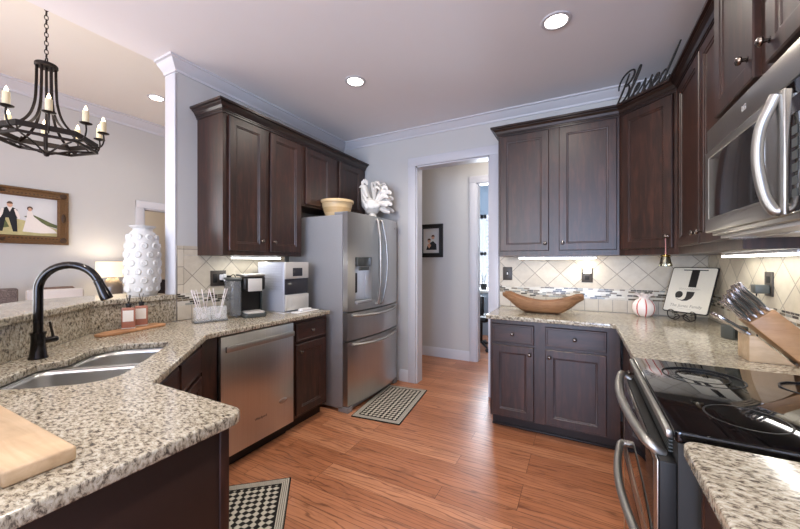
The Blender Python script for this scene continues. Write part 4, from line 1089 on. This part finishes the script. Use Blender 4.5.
es = thing('plate_easel', 'small black scrolled wire easel holding the monogram plaque', 'easel', (.672, 3.133, ZT + .0005), R(-45))
def scroll(x, s): return spline([(x + s * .022, -.03, .062), (x + s * .005, -.035, .074), (x - s * .018, -.035, .060), (x - s * .012, -.035, .020), (x + s * .03, -.035, .005), (x + s * .062, -.035, .024), (x + s * .05, -.035, .046), (x + s * .03, -.035, .036)], 6)
b = MB().tube(scroll(-.075, 1), .0032, 8).tube(scroll(.075, -1), .0032, 8).tube(spline([(-.06, -.035, .006), (-.03, -.035, .03), (0, -.035, .036), (.03, -.035, .03), (.06, -.035, .006)], 5), .0032, 8)
obj('front_scroll', b, 'iron', es)
obj('support_leg', MB().tube([(0, -.035, .036), (0, .02, .05), (0, .075, .20)], .003, 8).tube([(0, .075, .20), (0, .11, .003)], .003, 8).tube([(-.06, -.035, .05), (-.06, .014, .05)], .003, 8).tube([(.06, -.035, .05), (.06, .014, .05)], .003, 8), 'iron', es)
TILT = Matrix.Rotation(R(-20.5), 4, 'X')
pq = thing('monogram_plaque', 'white family-name plaque with a large black letter J on a wire easel', 'plaque', (.668, 3.128, ZT + .0555), (R(-20.5), 0, R(-45)))
PW, PH = .150, .350
obj('panel', MB().mesh(slab_mesh([fillet([(-PW, 0), (PW, 0), (PW, PH), (-PW, PH)], .015)], 0, .008, .001), mat=T(0, 0, 0) @ UP), 'ink', pq)
obj('face', MB().mesh(slab_mesh([fillet([(-PW + .006, .006), (PW - .006, .006), (PW - .006, PH - .006), (-PW + .006, PH - .006)], .012)], .0081, .0095, .0005), mat=UP), 'paper', pq)
def flat(pts, z=.0096, h=.0008, mb=None):
    mb = mb or MB(); mb.poly([((p[0] - .5) * 2 * PW, p[1] * PH) for p in pts], z, z + h, mat=UP); return mb
b = flat([(.27, .945), (.80, .945), (.80, .925), (.27, .925)])
flat([(.46, .926), (.63, .926), (.63, .56), (.46, .56)], mb=b)
cur = [(.63, .46), (.62, .38), (.58, .31), (.50, .262), (.40, .252), (.30, .275), (.235, .32), (.22, .36)]
inn = [(.235, .345), (.27, .30), (.33, .275), (.40, .27), (.445, .30), (.462, .36), (.46, .46)]
flat(cur + inn, mb=b)
flat([(.30 + .085 * math.cos(R(q)), .385 + .075 * math.sin(R(q))) for q in range(0, 360, 20)], mb=b)
obj('letter', b, 'ink', pq, smooth=0)
b = MB().mesh(text_mesh('The Jones Family', .031, .0004, shear=.15), mat=T(0, -.0098, PH * .145) @ UP)
for q in range(2):
    xs = [(-.07 + .14 * i / 60) for i in range(61)]
    if q == 0: b.tube([(x, -.0098, PH * .515 + .006 * math.sin(x * 420) * (1 + .6 * math.sin(x * 77))) for x in xs], .0007, 5)
    else: b.tube([(x * .6, -.0098, PH * .085) for x in xs], .0006, 5)
obj('script', b, 'fink', pq, smooth=0)

bl = thing('bell_ornament', 'small pewter bell hanging by a ribbon from the corner cabinet knob', 'bell', (.499, 2.786, 1.312), 0)
obj('bell', MB().lathe([(.028, 0), (.036, 0), (.037, .006), (.030, .03), (.026, .055), (.020, .072), (.008, .080), (0, .081)], 24), 'bellm', bl)
obj('band', MB().lathe([(.0255, .064), (.028, .066), (.026, .074), (.021, .076)], 24), 'brass', bl)
obj('ribbon', MB().tube([(0, 0, .079), (.001, 0, .10), (0, 0, .15), (0, .0, .196), (0, .004, .20)], [.006, .0035, .003, .004, .009], 8), 'ribbon', bl)

# knife block and knives
BX, BY = .640, 1.972
kb = thing('knife_block', 'slanted wooden knife block filled with steel-handled knives by the range', 'knife block', (BX, BY, ZT + .0005))
XZ = Matrix(((1, 0, 0, 0), (0, 0, 1, 0), (0, 1, 0, 0), (0, 0, 0, 1)))   # (x, z, y) -> world
obj('slanted_block', MB().poly([(0, .165), (.076, .227), (.216, .087), (.216, .001), (.165, .001)], 0, .128, .003, mat=XZ), 'block', kb)
obj('front_block', MB().poly([(0, 0), (0, .112), (.022, .112), (.128, .012), (.140, 0)], .004, .124, .002, mat=XZ), 'board', kb)
def kn(label, p, dirv, ln, w, nm='kitchen_knife'):
    d = Vector((dirv[0], 0, dirv[1])).normalized()
    t = thing(nm, label, 'knife', p, 0)
    n = Vector((d.z, 0, -d.x))
    pts = [d * (ln * q) + n * k for q, k in ((0.02, 0), (.15, 0), (.4, .001), (.7, -.002), (.92, -.003), (1.0, .001))]
    obj('knife_handle', MB().tube(pts, [w * .8, w * .9, w * .75, w, w * 1.15, w * .8], 10, flat=1.5), 'cutlery', t)
    obj('handle_inlay', MB().tube([q + Vector((0, -w * 1.25, 0)) for q in pts[1:5]], w * .42, 8), 'mdark', t)
    obj('bolster', MB().tube([d * 0.002, d * .016], w * .95, 10, flat=1.4), 'cutlery', t)
    return t
nd = (-.66, .75); order = ['nearest the range', 'in the middle', 'nearest the back wall']
for r, (fx, fz, ln, w) in enumerate(((.067, .2200, .150, .0085), (.047, .204, .142, .0085), (.027, .188, .132, .0085), (.008, .172, .120, .0080))):
    for q in range(3):
        y = BY + .022 + q * .042
        kn('steel-handled knife in the %s row of the wooden block, %s' % (('top', 'second', 'third', 'fourth')[r], order[q]), (BX + fx, y, ZT + fz), (nd[0] - .05 * (q - 1), nd[1]), ln - .008 * q, w)
for q, nm in enumerate(('nearest the range', 'in the middle', 'nearest the back wall')):
    kn('slim steel steak knife in the low front row of the block, ' + nm, (BX + .008, BY + .024 + q * .038, ZT + .1135), (-.80, .58), .13, .0100, 'steak_knife')
sb = thing('speaker_box', 'small dark box standing on the counter behind the knife block', 'box', (.755, 2.52, ZT + .0005), R(25))
obj('case', MB().box(-.042, .042, -.04, .04, 0, .075, .008), 'mdark', sb); obj('front_grille', MB().box(-.032, .032, -.0425, -.039, .01, .065, .002), 'black', sb)

# under-cabinet lights
def ucl(label, loc, rz, w, p):
    t = thing('cabinet_light', label, 'light', loc, rz)
    obj('housing', MB().box(-w / 2, w / 2, -.02, .02, .011, .0235, .002), 'wplastic', t)
    obj('lens', MB().box(-w / 2 + .005, w / 2 - .005, -.018, .018, 0, .0108, .003), 'strip', t)
    area('cabinet_light_glow', (loc[0], loc[1], loc[2] - .004), (0, 0, rz), w, .03, p, (1.0, .97, .88))
ucl('lit strip light under the left wall cabinet above the coffee maker', (-2.42, 1.97, 1.366), R(90), .48, .9)
ucl('long lit strip light under the back wall cabinet', (-.18, 3.14, 1.366), 0, .60, .9)
ucl('lit strip light under the right wall cabinet beside the microwave', (.76, 2.27, 1.366), R(90), .80, 1.2)

# word sign on the corner cabinet crown
def word():
    H = .080; S = .52
    L = {
        'B': [[(.42, 2.35), (.36, 1.6), (.22, .7), (.05, .02)], [(-.35, 1.25), (-.52, 1.7), (-.35, 2.25), (.2, 2.55), (.85, 2.5), (1.12, 2.15), (1.0, 1.7), (.65, 1.42), (.38, 1.35), (.85, 1.3), (1.1, .95), (1.02, .4), (.7, .08), (.35, .06), (.1, .25)]],
        'l': [[(0, .35), (.3, 1.0), (.5, 2.0), (.48, 2.5), (.36, 2.4), (.24, 1.6), (.16, .6), (.22, .08), (.42, .06), (.68, .4)]],
        'e': [[(0, .4), (.32, .48), (.5, .8), (.38, 1.02), (.16, .85), (.08, .4), (.2, .06), (.46, .08), (.72, .4)]],
        's': [[(0, .4), (.26, .8), (.38, 1.12), (.40, .8), (.52, .4), (.42, .06), (.16, .04), (.1, .18)], [(.42, .06), (.55, .12), (.7, .4)]],
        'd': [[(.62, .85), (.40, 1.02), (.14, .78), (.06, .35), (.18, .04), (.4, .15), (.62, .7), (.82, 1.7), (.94, 2.75)], [(.94, 2.75), (.74, 1.5), (.62, .5), (.68, .06), (.86, .06), (1.1, .45)]]}
    adv = {'B': 1.22, 'l': .66, 'e': .70, 's': .70, 'd': 1.1}
    b = MB(); x = .62; tot = sum(adv[c] for c in 'Blessed') + .62
    for ch_ in 'Blessed':
        for stq in L[ch_]:
            pts = [(((x + p[0]) + p[1] * S - .45) * H * .80, 0, p[1] * H + .0045) for p in stq]
            sp = spline(pts, 5); n_ = len(sp)
            b.tube(sp, [.0056 + .0022 * math.sin(PI * i / (n_ - 1)) for i in range(n_)], 8, flat=.8)
        x += adv[ch_]
    b.tube([(.03, 0, .0042), (.42, 0, .0042)], .0040, 8)
    return b
tag(obj('word_sign', word(), 'ink', loc=(.27 - .0212 - .008, 3.07 - .0212 + .008, 2.5275), rot=(0, 0, R(-45))), 'black cursive metal word sign standing on top of the corner cabinet', 'sign')

# mats
rm1 = rug_mat('woven_mat', .40, .225); rm2 = rug_mat('woven_mat_small', .375, .23)
tag(obj('floor_mat', MB().box(-.40, .40, -.225, .225, 0, .009, .003), rm1, loc=(-1.575, 2.81, .0005), rot=(0, 0, R(97))), 'black and cream woven mat on the floor in front of the refrigerator', 'mat')
tag(obj('floor_mat', MB().box(-.375, .375, -.23, .23, 0, .009, .003), rm2, loc=(-1.504, 1.097, .0005), rot=(0, 0, R(-49))), 'black and cream woven mat on the floor in front of the sink, by the dishwasher', 'mat')

# recessed ceiling lights, then unseen lights without fixtures
def can(label, x, y, z, p):
    t = thing('recessed_light', label, 'ceiling light', (x, y, z - .0005))
    obj('trim_ring', MB().lathe([(.062, -.001), (.064, -.006), (.082, -.005), (.086, 0), (.062, 0)], 32), 'trim', t)
    obj('lens', MB().lathe([(0, -.003), (.0615, -.003), (.0615, 0), (0, 0)], 32), 'lens', t)
    lamp('ceiling_spot_beam', 'SPOT', (x, y, z - .03), p, WARM, .06, (0, 0, 0), 150, .9)
can('lit recessed ceiling light above the mat by the refrigerator', -1.60, 2.24, ZC, 50)
can('lit recessed ceiling light nearer the right wall cabinets', -.126, 2.25, ZC, 50)
can('small lit recessed ceiling light in the dining room beyond the wall end', -4.12, 2.03, ZD, 18)
for x, y in ((-1.60, .55), (-.126, .40), (-1.6, -1.3), (-.126, -1.3)):
    lamp('ceiling_spot_beam', 'SPOT', (x, y, ZC - .03), 40, WARM, .06, (0, 0, 0), 150, .9)  # added spots out of view, no fixtures, to brighten the near kitchen
lamp('hall_fill_light', 'POINT', (-.6, 4.0, 2.6), 14, WARM, .12)  # added unseen point light that brightens the hall, no fixture
lamp('passage_point_light', 'POINT', (-5.75, 2.3, 2.3), 12, WARM, .12)  # unseen bare point light in the passage, no fixture built

# ------------------------------------------------------------------ dining side
CX, CY = -3.20, .90
cl = thing('chandelier', 'dark iron chandelier with ivory candle lights hanging over the dining area', 'chandelier', (CX, CY, .0804))
cl.scale = (.94, .94, .94)
ZD_ = ZD; ZD = (ZD - .0804) / .94
ZR = 2.245
obj('ceiling_canopy', MB().lathe([(0, ZD - .03), (.03, ZD - .03), (.06, ZD - .01), (.06, ZD), (0, ZD)], 20), 'iron', cl)
b = MB(); zc = 2.815; k = 0
while zc < ZD - .03:
    pts = [(.010 * math.cos(a), 0, .019 * math.sin(a)) for a in [2 * PI * j / 14 for j in range(14)]]
    b.tube(pts, .0028, 6, closed=True, mat=T(0, 0, zc + .012) @ Matrix.Rotation(R(90 * (k % 2)), 4, 'Z')); zc += .031; k += 1
obj('chain', b, 'iron', cl)
obj('loop', MB().tube([(.022 * math.cos(a), 0, 2.792 + .022 * math.sin(a)) for a in [2 * PI * j / 18 for j in range(18)]], .004, 8, closed=True), 'iron', cl)
obj('top_plate', MB().lathe([(0, 2.77), (.058, 2.77), (.062, 2.765), (.062, 2.748), (.056, 2.743), (0, 2.743)], 28), 'iron', cl)
obj('center_rod', MB().lathe([(0, 2.742), (.008, 2.742), (.008, 2.15), (.018, 2.14), (.022, 2.125), (.012, 2.105), (0, 2.10)], 12), 'iron', cl)
NS = 6
for q in range(NS):
    a = 2 * PI * (q + .25) / NS; ca, sa = math.cos(a), math.sin(a)
    def pr(r, z): return (r * ca, r * sa, z)
    obj('upper_strap', MB().tube(spline([pr(.048, 2.745), pr(.05, 2.62), pr(.058, 2.48), pr(.09, 2.37), pr(.16, 2.29), pr(.245, ZR), pr(.275, ZR - .01)], 5), .0085, 8, flat=.5), 'iron', cl)
    obj('lower_strap', MB().tube(spline([pr(.275, ZR - .02), pr(.24, ZR - .055), pr(.14, ZR - .075), pr(.06, ZR - .105), pr(.012, ZR - .12)], 5), .0075, 8, flat=.5), 'iron', cl)
hexp = [(.275 * math.cos(2 * PI * (q + .25) / NS), .275 * math.sin(2 * PI * (q + .25) / NS)) for q in range(NS)]
obj('rim_band', MB().sweep(hexp, [(-.006, ZR - .018), (.006, ZR - .018), (.006, ZR + .018), (-.006, ZR + .018)], closed=True).sweep(hexp, [(-.006, ZR - .062), (.006, ZR - .062), (.006, ZR - .044), (-.006, ZR - .044)], closed=True), 'iron', cl)
for q in range(10):
    a = 2 * PI * (q + .62) / 10; ca, sa = math.cos(a), math.sin(a); r = .315
    def pr(r, z): return (r * ca, r * sa, z)
    am = obj('arm', MB().tube(spline([pr(.20, ZR + .01), pr(.25, ZR - .035), pr(.30, ZR - .02), pr(.318, ZR + .03), pr(r, ZR + .078)], 5), .0055, 8), 'iron', cl)
    obj('drip_dish', MB().lathe([(0, 0), (.02, .001), (.035, .007), (.037, .011), (.02, .008), (0, .006)], 20, c=(*pr(r, ZR + .076)[:2], ZR + .076)), 'iron', am)
    cn = obj('candle', MB().lathe([(0, 0), (.0185, 0), (.0185, .085), (.016, .088), (0, .084)], 16, c=(*pr(r, 0)[:2], ZR + .085)), 'candle', cl)
    obj('flame_bulb', MB().lathe([(0, 0), (.007, .004), (.0105, .014), (.006, .028), (0, .042)], 10, c=(*pr(r, 0)[:2], ZR + .17)), 'flame', cn)
ZD = ZD_
lamp('chandelier_glow', 'POINT', (CX, CY, ZR + .12), 6, WARM, .25)

# framed wedding photograph on the dining wall
pf = thing('picture_frame', 'ornate gilt-framed wedding photograph on the far dining room wall', 'picture', (-4.999, 1.06, 1.81), R(90))
def frame_mb(w, h, fw, th):
    return MB().loft([rect(-w, w, -h, h, 0, 0), rect(-w, w, -h, h, 0, -th * .7), rect(-w, w, -h, h, .010, -th), rect(-w, w, -h, h, .022, -th), rect(-w, w, -h, h, .030, -th * .72), rect(-w, w, -h, h, fw * .7, -th * .8), rect(-w, w, -h, h, fw * .82, -th * .95), rect(-w, w, -h, h, fw, -th * .4), rect(-w, w, -h, h, fw, 0)], cap=False)
obj('frame_border', frame_mb(.515, .285, .088, .04), 'gilt', pf, smooth=25)
b = MB()
for sx in (-1, 1):
    for sz in (-1, 1): b.ell((sx * .47, -.036, sz * .24), .030, .010, .030, 10)
for sx in (-1, 1): b.ell((sx * .47, -.036, 0), .018, .009, .05, 10)
for sz in (-1, 1): b.ell((0, -.036, sz * .24), .05, .009, .018, 10)
for i in range(30): b.ell((-.42 + .84 * i / 29, -.029, .225), .010, .006, .007, 6).ell((-.42 + .84 * i / 29, -.029, -.225), .010, .006, .007, 6)
obj('corner_ornament', b, 'giltd', pf)
def pz(x, z): return (x, z)
b = MB(); b.box(-.428, .428, -.006, -.001, -.198, .198)
L_ = lambda pts, k, mi: b.poly(pts, .006 + .0006 * k, .0065 + .0006 * k, mi=mi, mat=UP)
L_([(-.428, -.198), (.428, -.198), (.428, -.12), (.30, -.07), (.10, -.03), (-.428, -.03)], 0, 2)
L_([(-.428, -.03), (-.428, .08), (-.30, .10), (-.05, .075), (.10, .0), (.16, -.03)], 1, 1)
L_([(.18, -.005), (.24, .02), (.30, -.01), (.38, -.055), (.428, -.075), (.428, -.11), (.30, -.075)], 1, 3)
L_([(-.05, -.03), (.02, .03), (.05, -.04), (.08, -.12), (-.02, -.15)], 1, 3)
# groom
L_([(.00, -.165), (.035, -.165), (.055, -.03), (.075, -.03), (.105, -.165), (.135, -.165), (.13, -.02), (.135, .055), (.105, .075), (.06, .075), (.03, .055), (.02, -.02)], 2, 4)
L_([(.03, .06), (.01, .02), (.0, -.03), (.02, -.035), (.035, .0), (.045, .06)], 3, 5); L_([(.125, .06), (.145, .02), (.155, -.03), (.138, -.035), (.125, .0), (.11, .06)], 3, 5)
L_([(.065, .075), (.10, .075), (.083, .03)], 3, 5)
L_([(.083 + .02 * math.cos(R(q)), .103 + .028 * math.sin(R(q))) for q in range(0, 360, 30)], 3, 6)
L_([(.083 + .021 * math.cos(R(q)), .110 + .024 * math.sin(R(q))) for q in range(0, 181, 20)], 4, 7)
# bride
L_([(.205, .055), (.235, .055), (.25, .0), (.31, -.06), (.40, -.125), (.428, -.16), (.30, -.17), (.17, -.16), (.19, -.06), (.20, .0)], 3, 5)
L_([(.222 + .017 * math.cos(R(q)), .075 + .024 * math.sin(R(q))) for q in range(0, 360, 30)], 4, 6)
L_([(.222 + .021 * math.cos(R(q)), .078 + .024 * math.sin(R(q))) for q in range(-10, 241, 25)], 5, 7)
L_([(.222 + .013 * math.cos(R(q)), .070 + .017 * math.sin(R(q))) for q in range(0, 360, 30)], 6, 6)
obj('print', b, ['sky', 'blue', 'grass', 'tree', 'suit', 'gown', 'skin', 'hair'], pf, smooth=0)

# framed portrait in the hall
hf = thing('picture_frame', 'small black-framed photograph on the hall wall seen through the doorway', 'picture', (-1.875, 4.479, 1.643))
obj('frame_border', frame_mb(.182, .236, .062, .03), 'ink', hf, smooth=25)
b = MB()
for i in range(13):
    for s_ in (-1, 1): b.ell((s_ * .165, -.026, -.2 + .4 * i / 12), .008, .006, .012, 6)
obj('beading', b, 'blackm', hf)
b = MB().box(-.122, .122, -.006, -.001, -.176, .176)
def L2(pts, k, mi): b.poly(pts, .006 + .0006 * k, .0065 + .0006 * k, mi=mi, mat=UP)
L2([(-.085, -.13), (.085, -.13), (.085, .13), (-.085, .13)], 0, 1)
L2([(-.075, -.13), (.085, -.13), (.08, -.05), (.03, -.005), (-.02, -.03), (-.06, -.08)], 1, 2)
L2([(-.03 + .024 * math.cos(R(q)), .0 + .03 * math.sin(R(q))) for q in range(0, 360, 30)], 2, 3); L2([(.03 + .024 * math.cos(R(q)), .05 + .03 * math.sin(R(q))) for q in range(0, 360, 30)], 2, 3)
L2([(-.06, -.06), (-.02, -.03), (.0, -.07), (-.03, -.11)], 2, 3)
for hx_, hz_ in ((-.03, .0), (.03, .05)): L2([(hx_ + .026 * math.cos(R(q)), hz_ + .008 + .026 * math.sin(R(q))) for q in range(0, 181, 20)], 3, 4)
obj('print', b, ['mat', 'sky', 'suit', 'skin', 'hair'], hf, smooth=0)

# table lamp on an end table
et = thing('end_table', 'small wooden end table carrying the lamp by the far dining wall', 'table', (-4.72, 1.87, 0))
obj('table_top', MB().box(-.24, .24, -.24, .24, .745, .775, .006), 'walnut', et)
for sx in (-1, 1):
    for sy in (-1, 1): obj('leg', MB().box(sx * .21 - .02, sx * .21 + .02, sy * .21 - .02, sy * .21 + .02, 0, .7445, .003), 'walnut', et)
tl = thing('table_lamp', 'lit table lamp with linen shade and round taupe base beyond the bar', 'lamp', (-4.72, 1.87, .7755))
obj('lamp_base', MB().lathe([(0, 0), (.06, 0), (.065, .01), (.055, .03), (.07, .10), (.092, .20), (.096, .27), (.085, .33), (.05, .375), (.042, .385), (.045, .395), (.02, .40), (.012, .43), (0, .43)], 28), 'lampbase', tl, smooth=50)
obj('lamp_shade', MB().lathe([(.135, .395), (.150, .395), (.146, .57), (.132, .57), (.135, .395)], 32), 'shade', tl)
lamp('table_lamp_glow', 'POINT', (-4.72, 1.87, 1.29), 4, WARM, .06)

def chair(label, loc, rz, w, top, mat, rail=False):
    t = thing('dining_chair', label, 'chair', loc, rz)
    obj('seat', MB().box(-w / 2, w / 2, -.26, .24, .40, .50, .03, seg=3), mat, t)
    obj('backrest', MB().box(-w / 2, w / 2, .17, .25, .505, top, .02, seg=3), mat, t)
    if rail: obj('top_rail', MB().poly(fillet([(-w * .36, top - .012), (w * .36, top - .012), (w * .30, top + .022), (-w * .36, top + .018)], .01), .19, .235, .004, mat=Matrix(((1, 0, 0, 0), (0, 0, 1, 0), (0, 1, 0, 0), (0, 0, 0, 1)))), 'walnut', t)
    for sx in (-1, 1):
        for sy in (-1, 1): obj('leg', MB().tube([(sx * (w / 2 - .04), sy * .2, .40), (sx * (w / 2 - .03), sy * .21, 0)], [.022, .014], 10), 'walnut', t)
    return t
chair('brown tweed high-back chair beyond the bar at the left edge of the photo', (-4.3, .80, 0), R(90), .56, 1.105, 'tweed')
chair('cream upholstered chair with wooden top rail seen behind the faucet', (-4.35, 1.32, 0), R(82), .40, 1.075, 'cream', True)
ac = thing('side_chair', 'dark wooden chair with rounded back in the passage behind the white vase', 'chair', (-5.75, 2.93, 0), R(90))
obj('seat', MB().box(-.21, .21, -.2, .2, .42, .46, .01), 'walnut', ac)
obj('backrest', MB().poly(fillet([(-.2, .47), (.2, .47), (.2, 1.06), (-.2, 1.06)], {2: .12, 3: .12}), .165, .20, .004, mat=Matrix(((1, 0, 0, 0), (0, 0, 1, 0), (0, 1, 0, 0), (0, 0, 0, 1)))), 'cabin', ac)
for sx in (-1, 1):
    for sy in (-1, 1): obj('leg', MB().box(sx * .18 - .018, sx * .18 + .018, sy * .17 - .018, sy * .17 + .018, 0, .4195, .003), 'cabin', ac)

# ------------------------------------------------------------------ room across the hall
dk_ = thing('desk', 'dark desk with a pale top by the shuttered window of the room across the hall', 'desk', (-1.35, 5.75, 0))
obj('desk_top', MB().box(-.6, .6, -.28, .28, .84, .88, .004), 'silver', dk_)
for sx in (-1, 1):
    for sy in (-1, 1): obj('leg', MB().box(sx * .55 - .025, sx * .55 + .025, sy * .24 - .025, sy * .24 + .025, 0, .8395), 'black', dk_)
oc = thing('office_chair', 'black office chair pulled up to the desk across the hall', 'chair', (-1.36, 5.25, 0), R(160))
obj('seat', MB().box(-.22, .22, -.2, .22, .44, .52, .03, seg=3), 'black', oc)
obj('backrest', MB().box(-.2, .2, .20, .26, .54, .84, .025, seg=3), 'black', oc)
obj('post', MB().lathe([(0, .09), (.025, .09), (.025, .439), (0, .439)], 14), 'iron', oc)
for q in range(5):
    a = 2 * PI * q / 5
    lg = obj('leg', MB().tube([(0, 0, .10), (.26 * math.cos(a), .26 * math.sin(a), .065)], [.022, .014], 8), 'black', oc)
    obj('caster', MB().ell((.26 * math.cos(a), .26 * math.sin(a), .028), .028, .028, .0275, 10), 'black', lg)
pn = thing('desk_plant', 'dark spiky ornament standing on the desk across the hall', 'ornament', (-1.42, 5.66, .8805))
obj('pot', MB().lathe([(0, 0), (.05, 0), (.065, .10), (.055, .10), (0, .08)], 16), 'black', pn)
for q in range(7):
    a = 2 * PI * q / 7; obj('leaf', MB().tube([(.02 * math.cos(a), .02 * math.sin(a), .09), (.035 * math.cos(a), .035 * math.sin(a), .22), (.07 * math.cos(a), .07 * math.sin(a), .34 + .02 * (q % 3))], [.008, .012, .002], 6, flat=.3), 'blackm', pn)
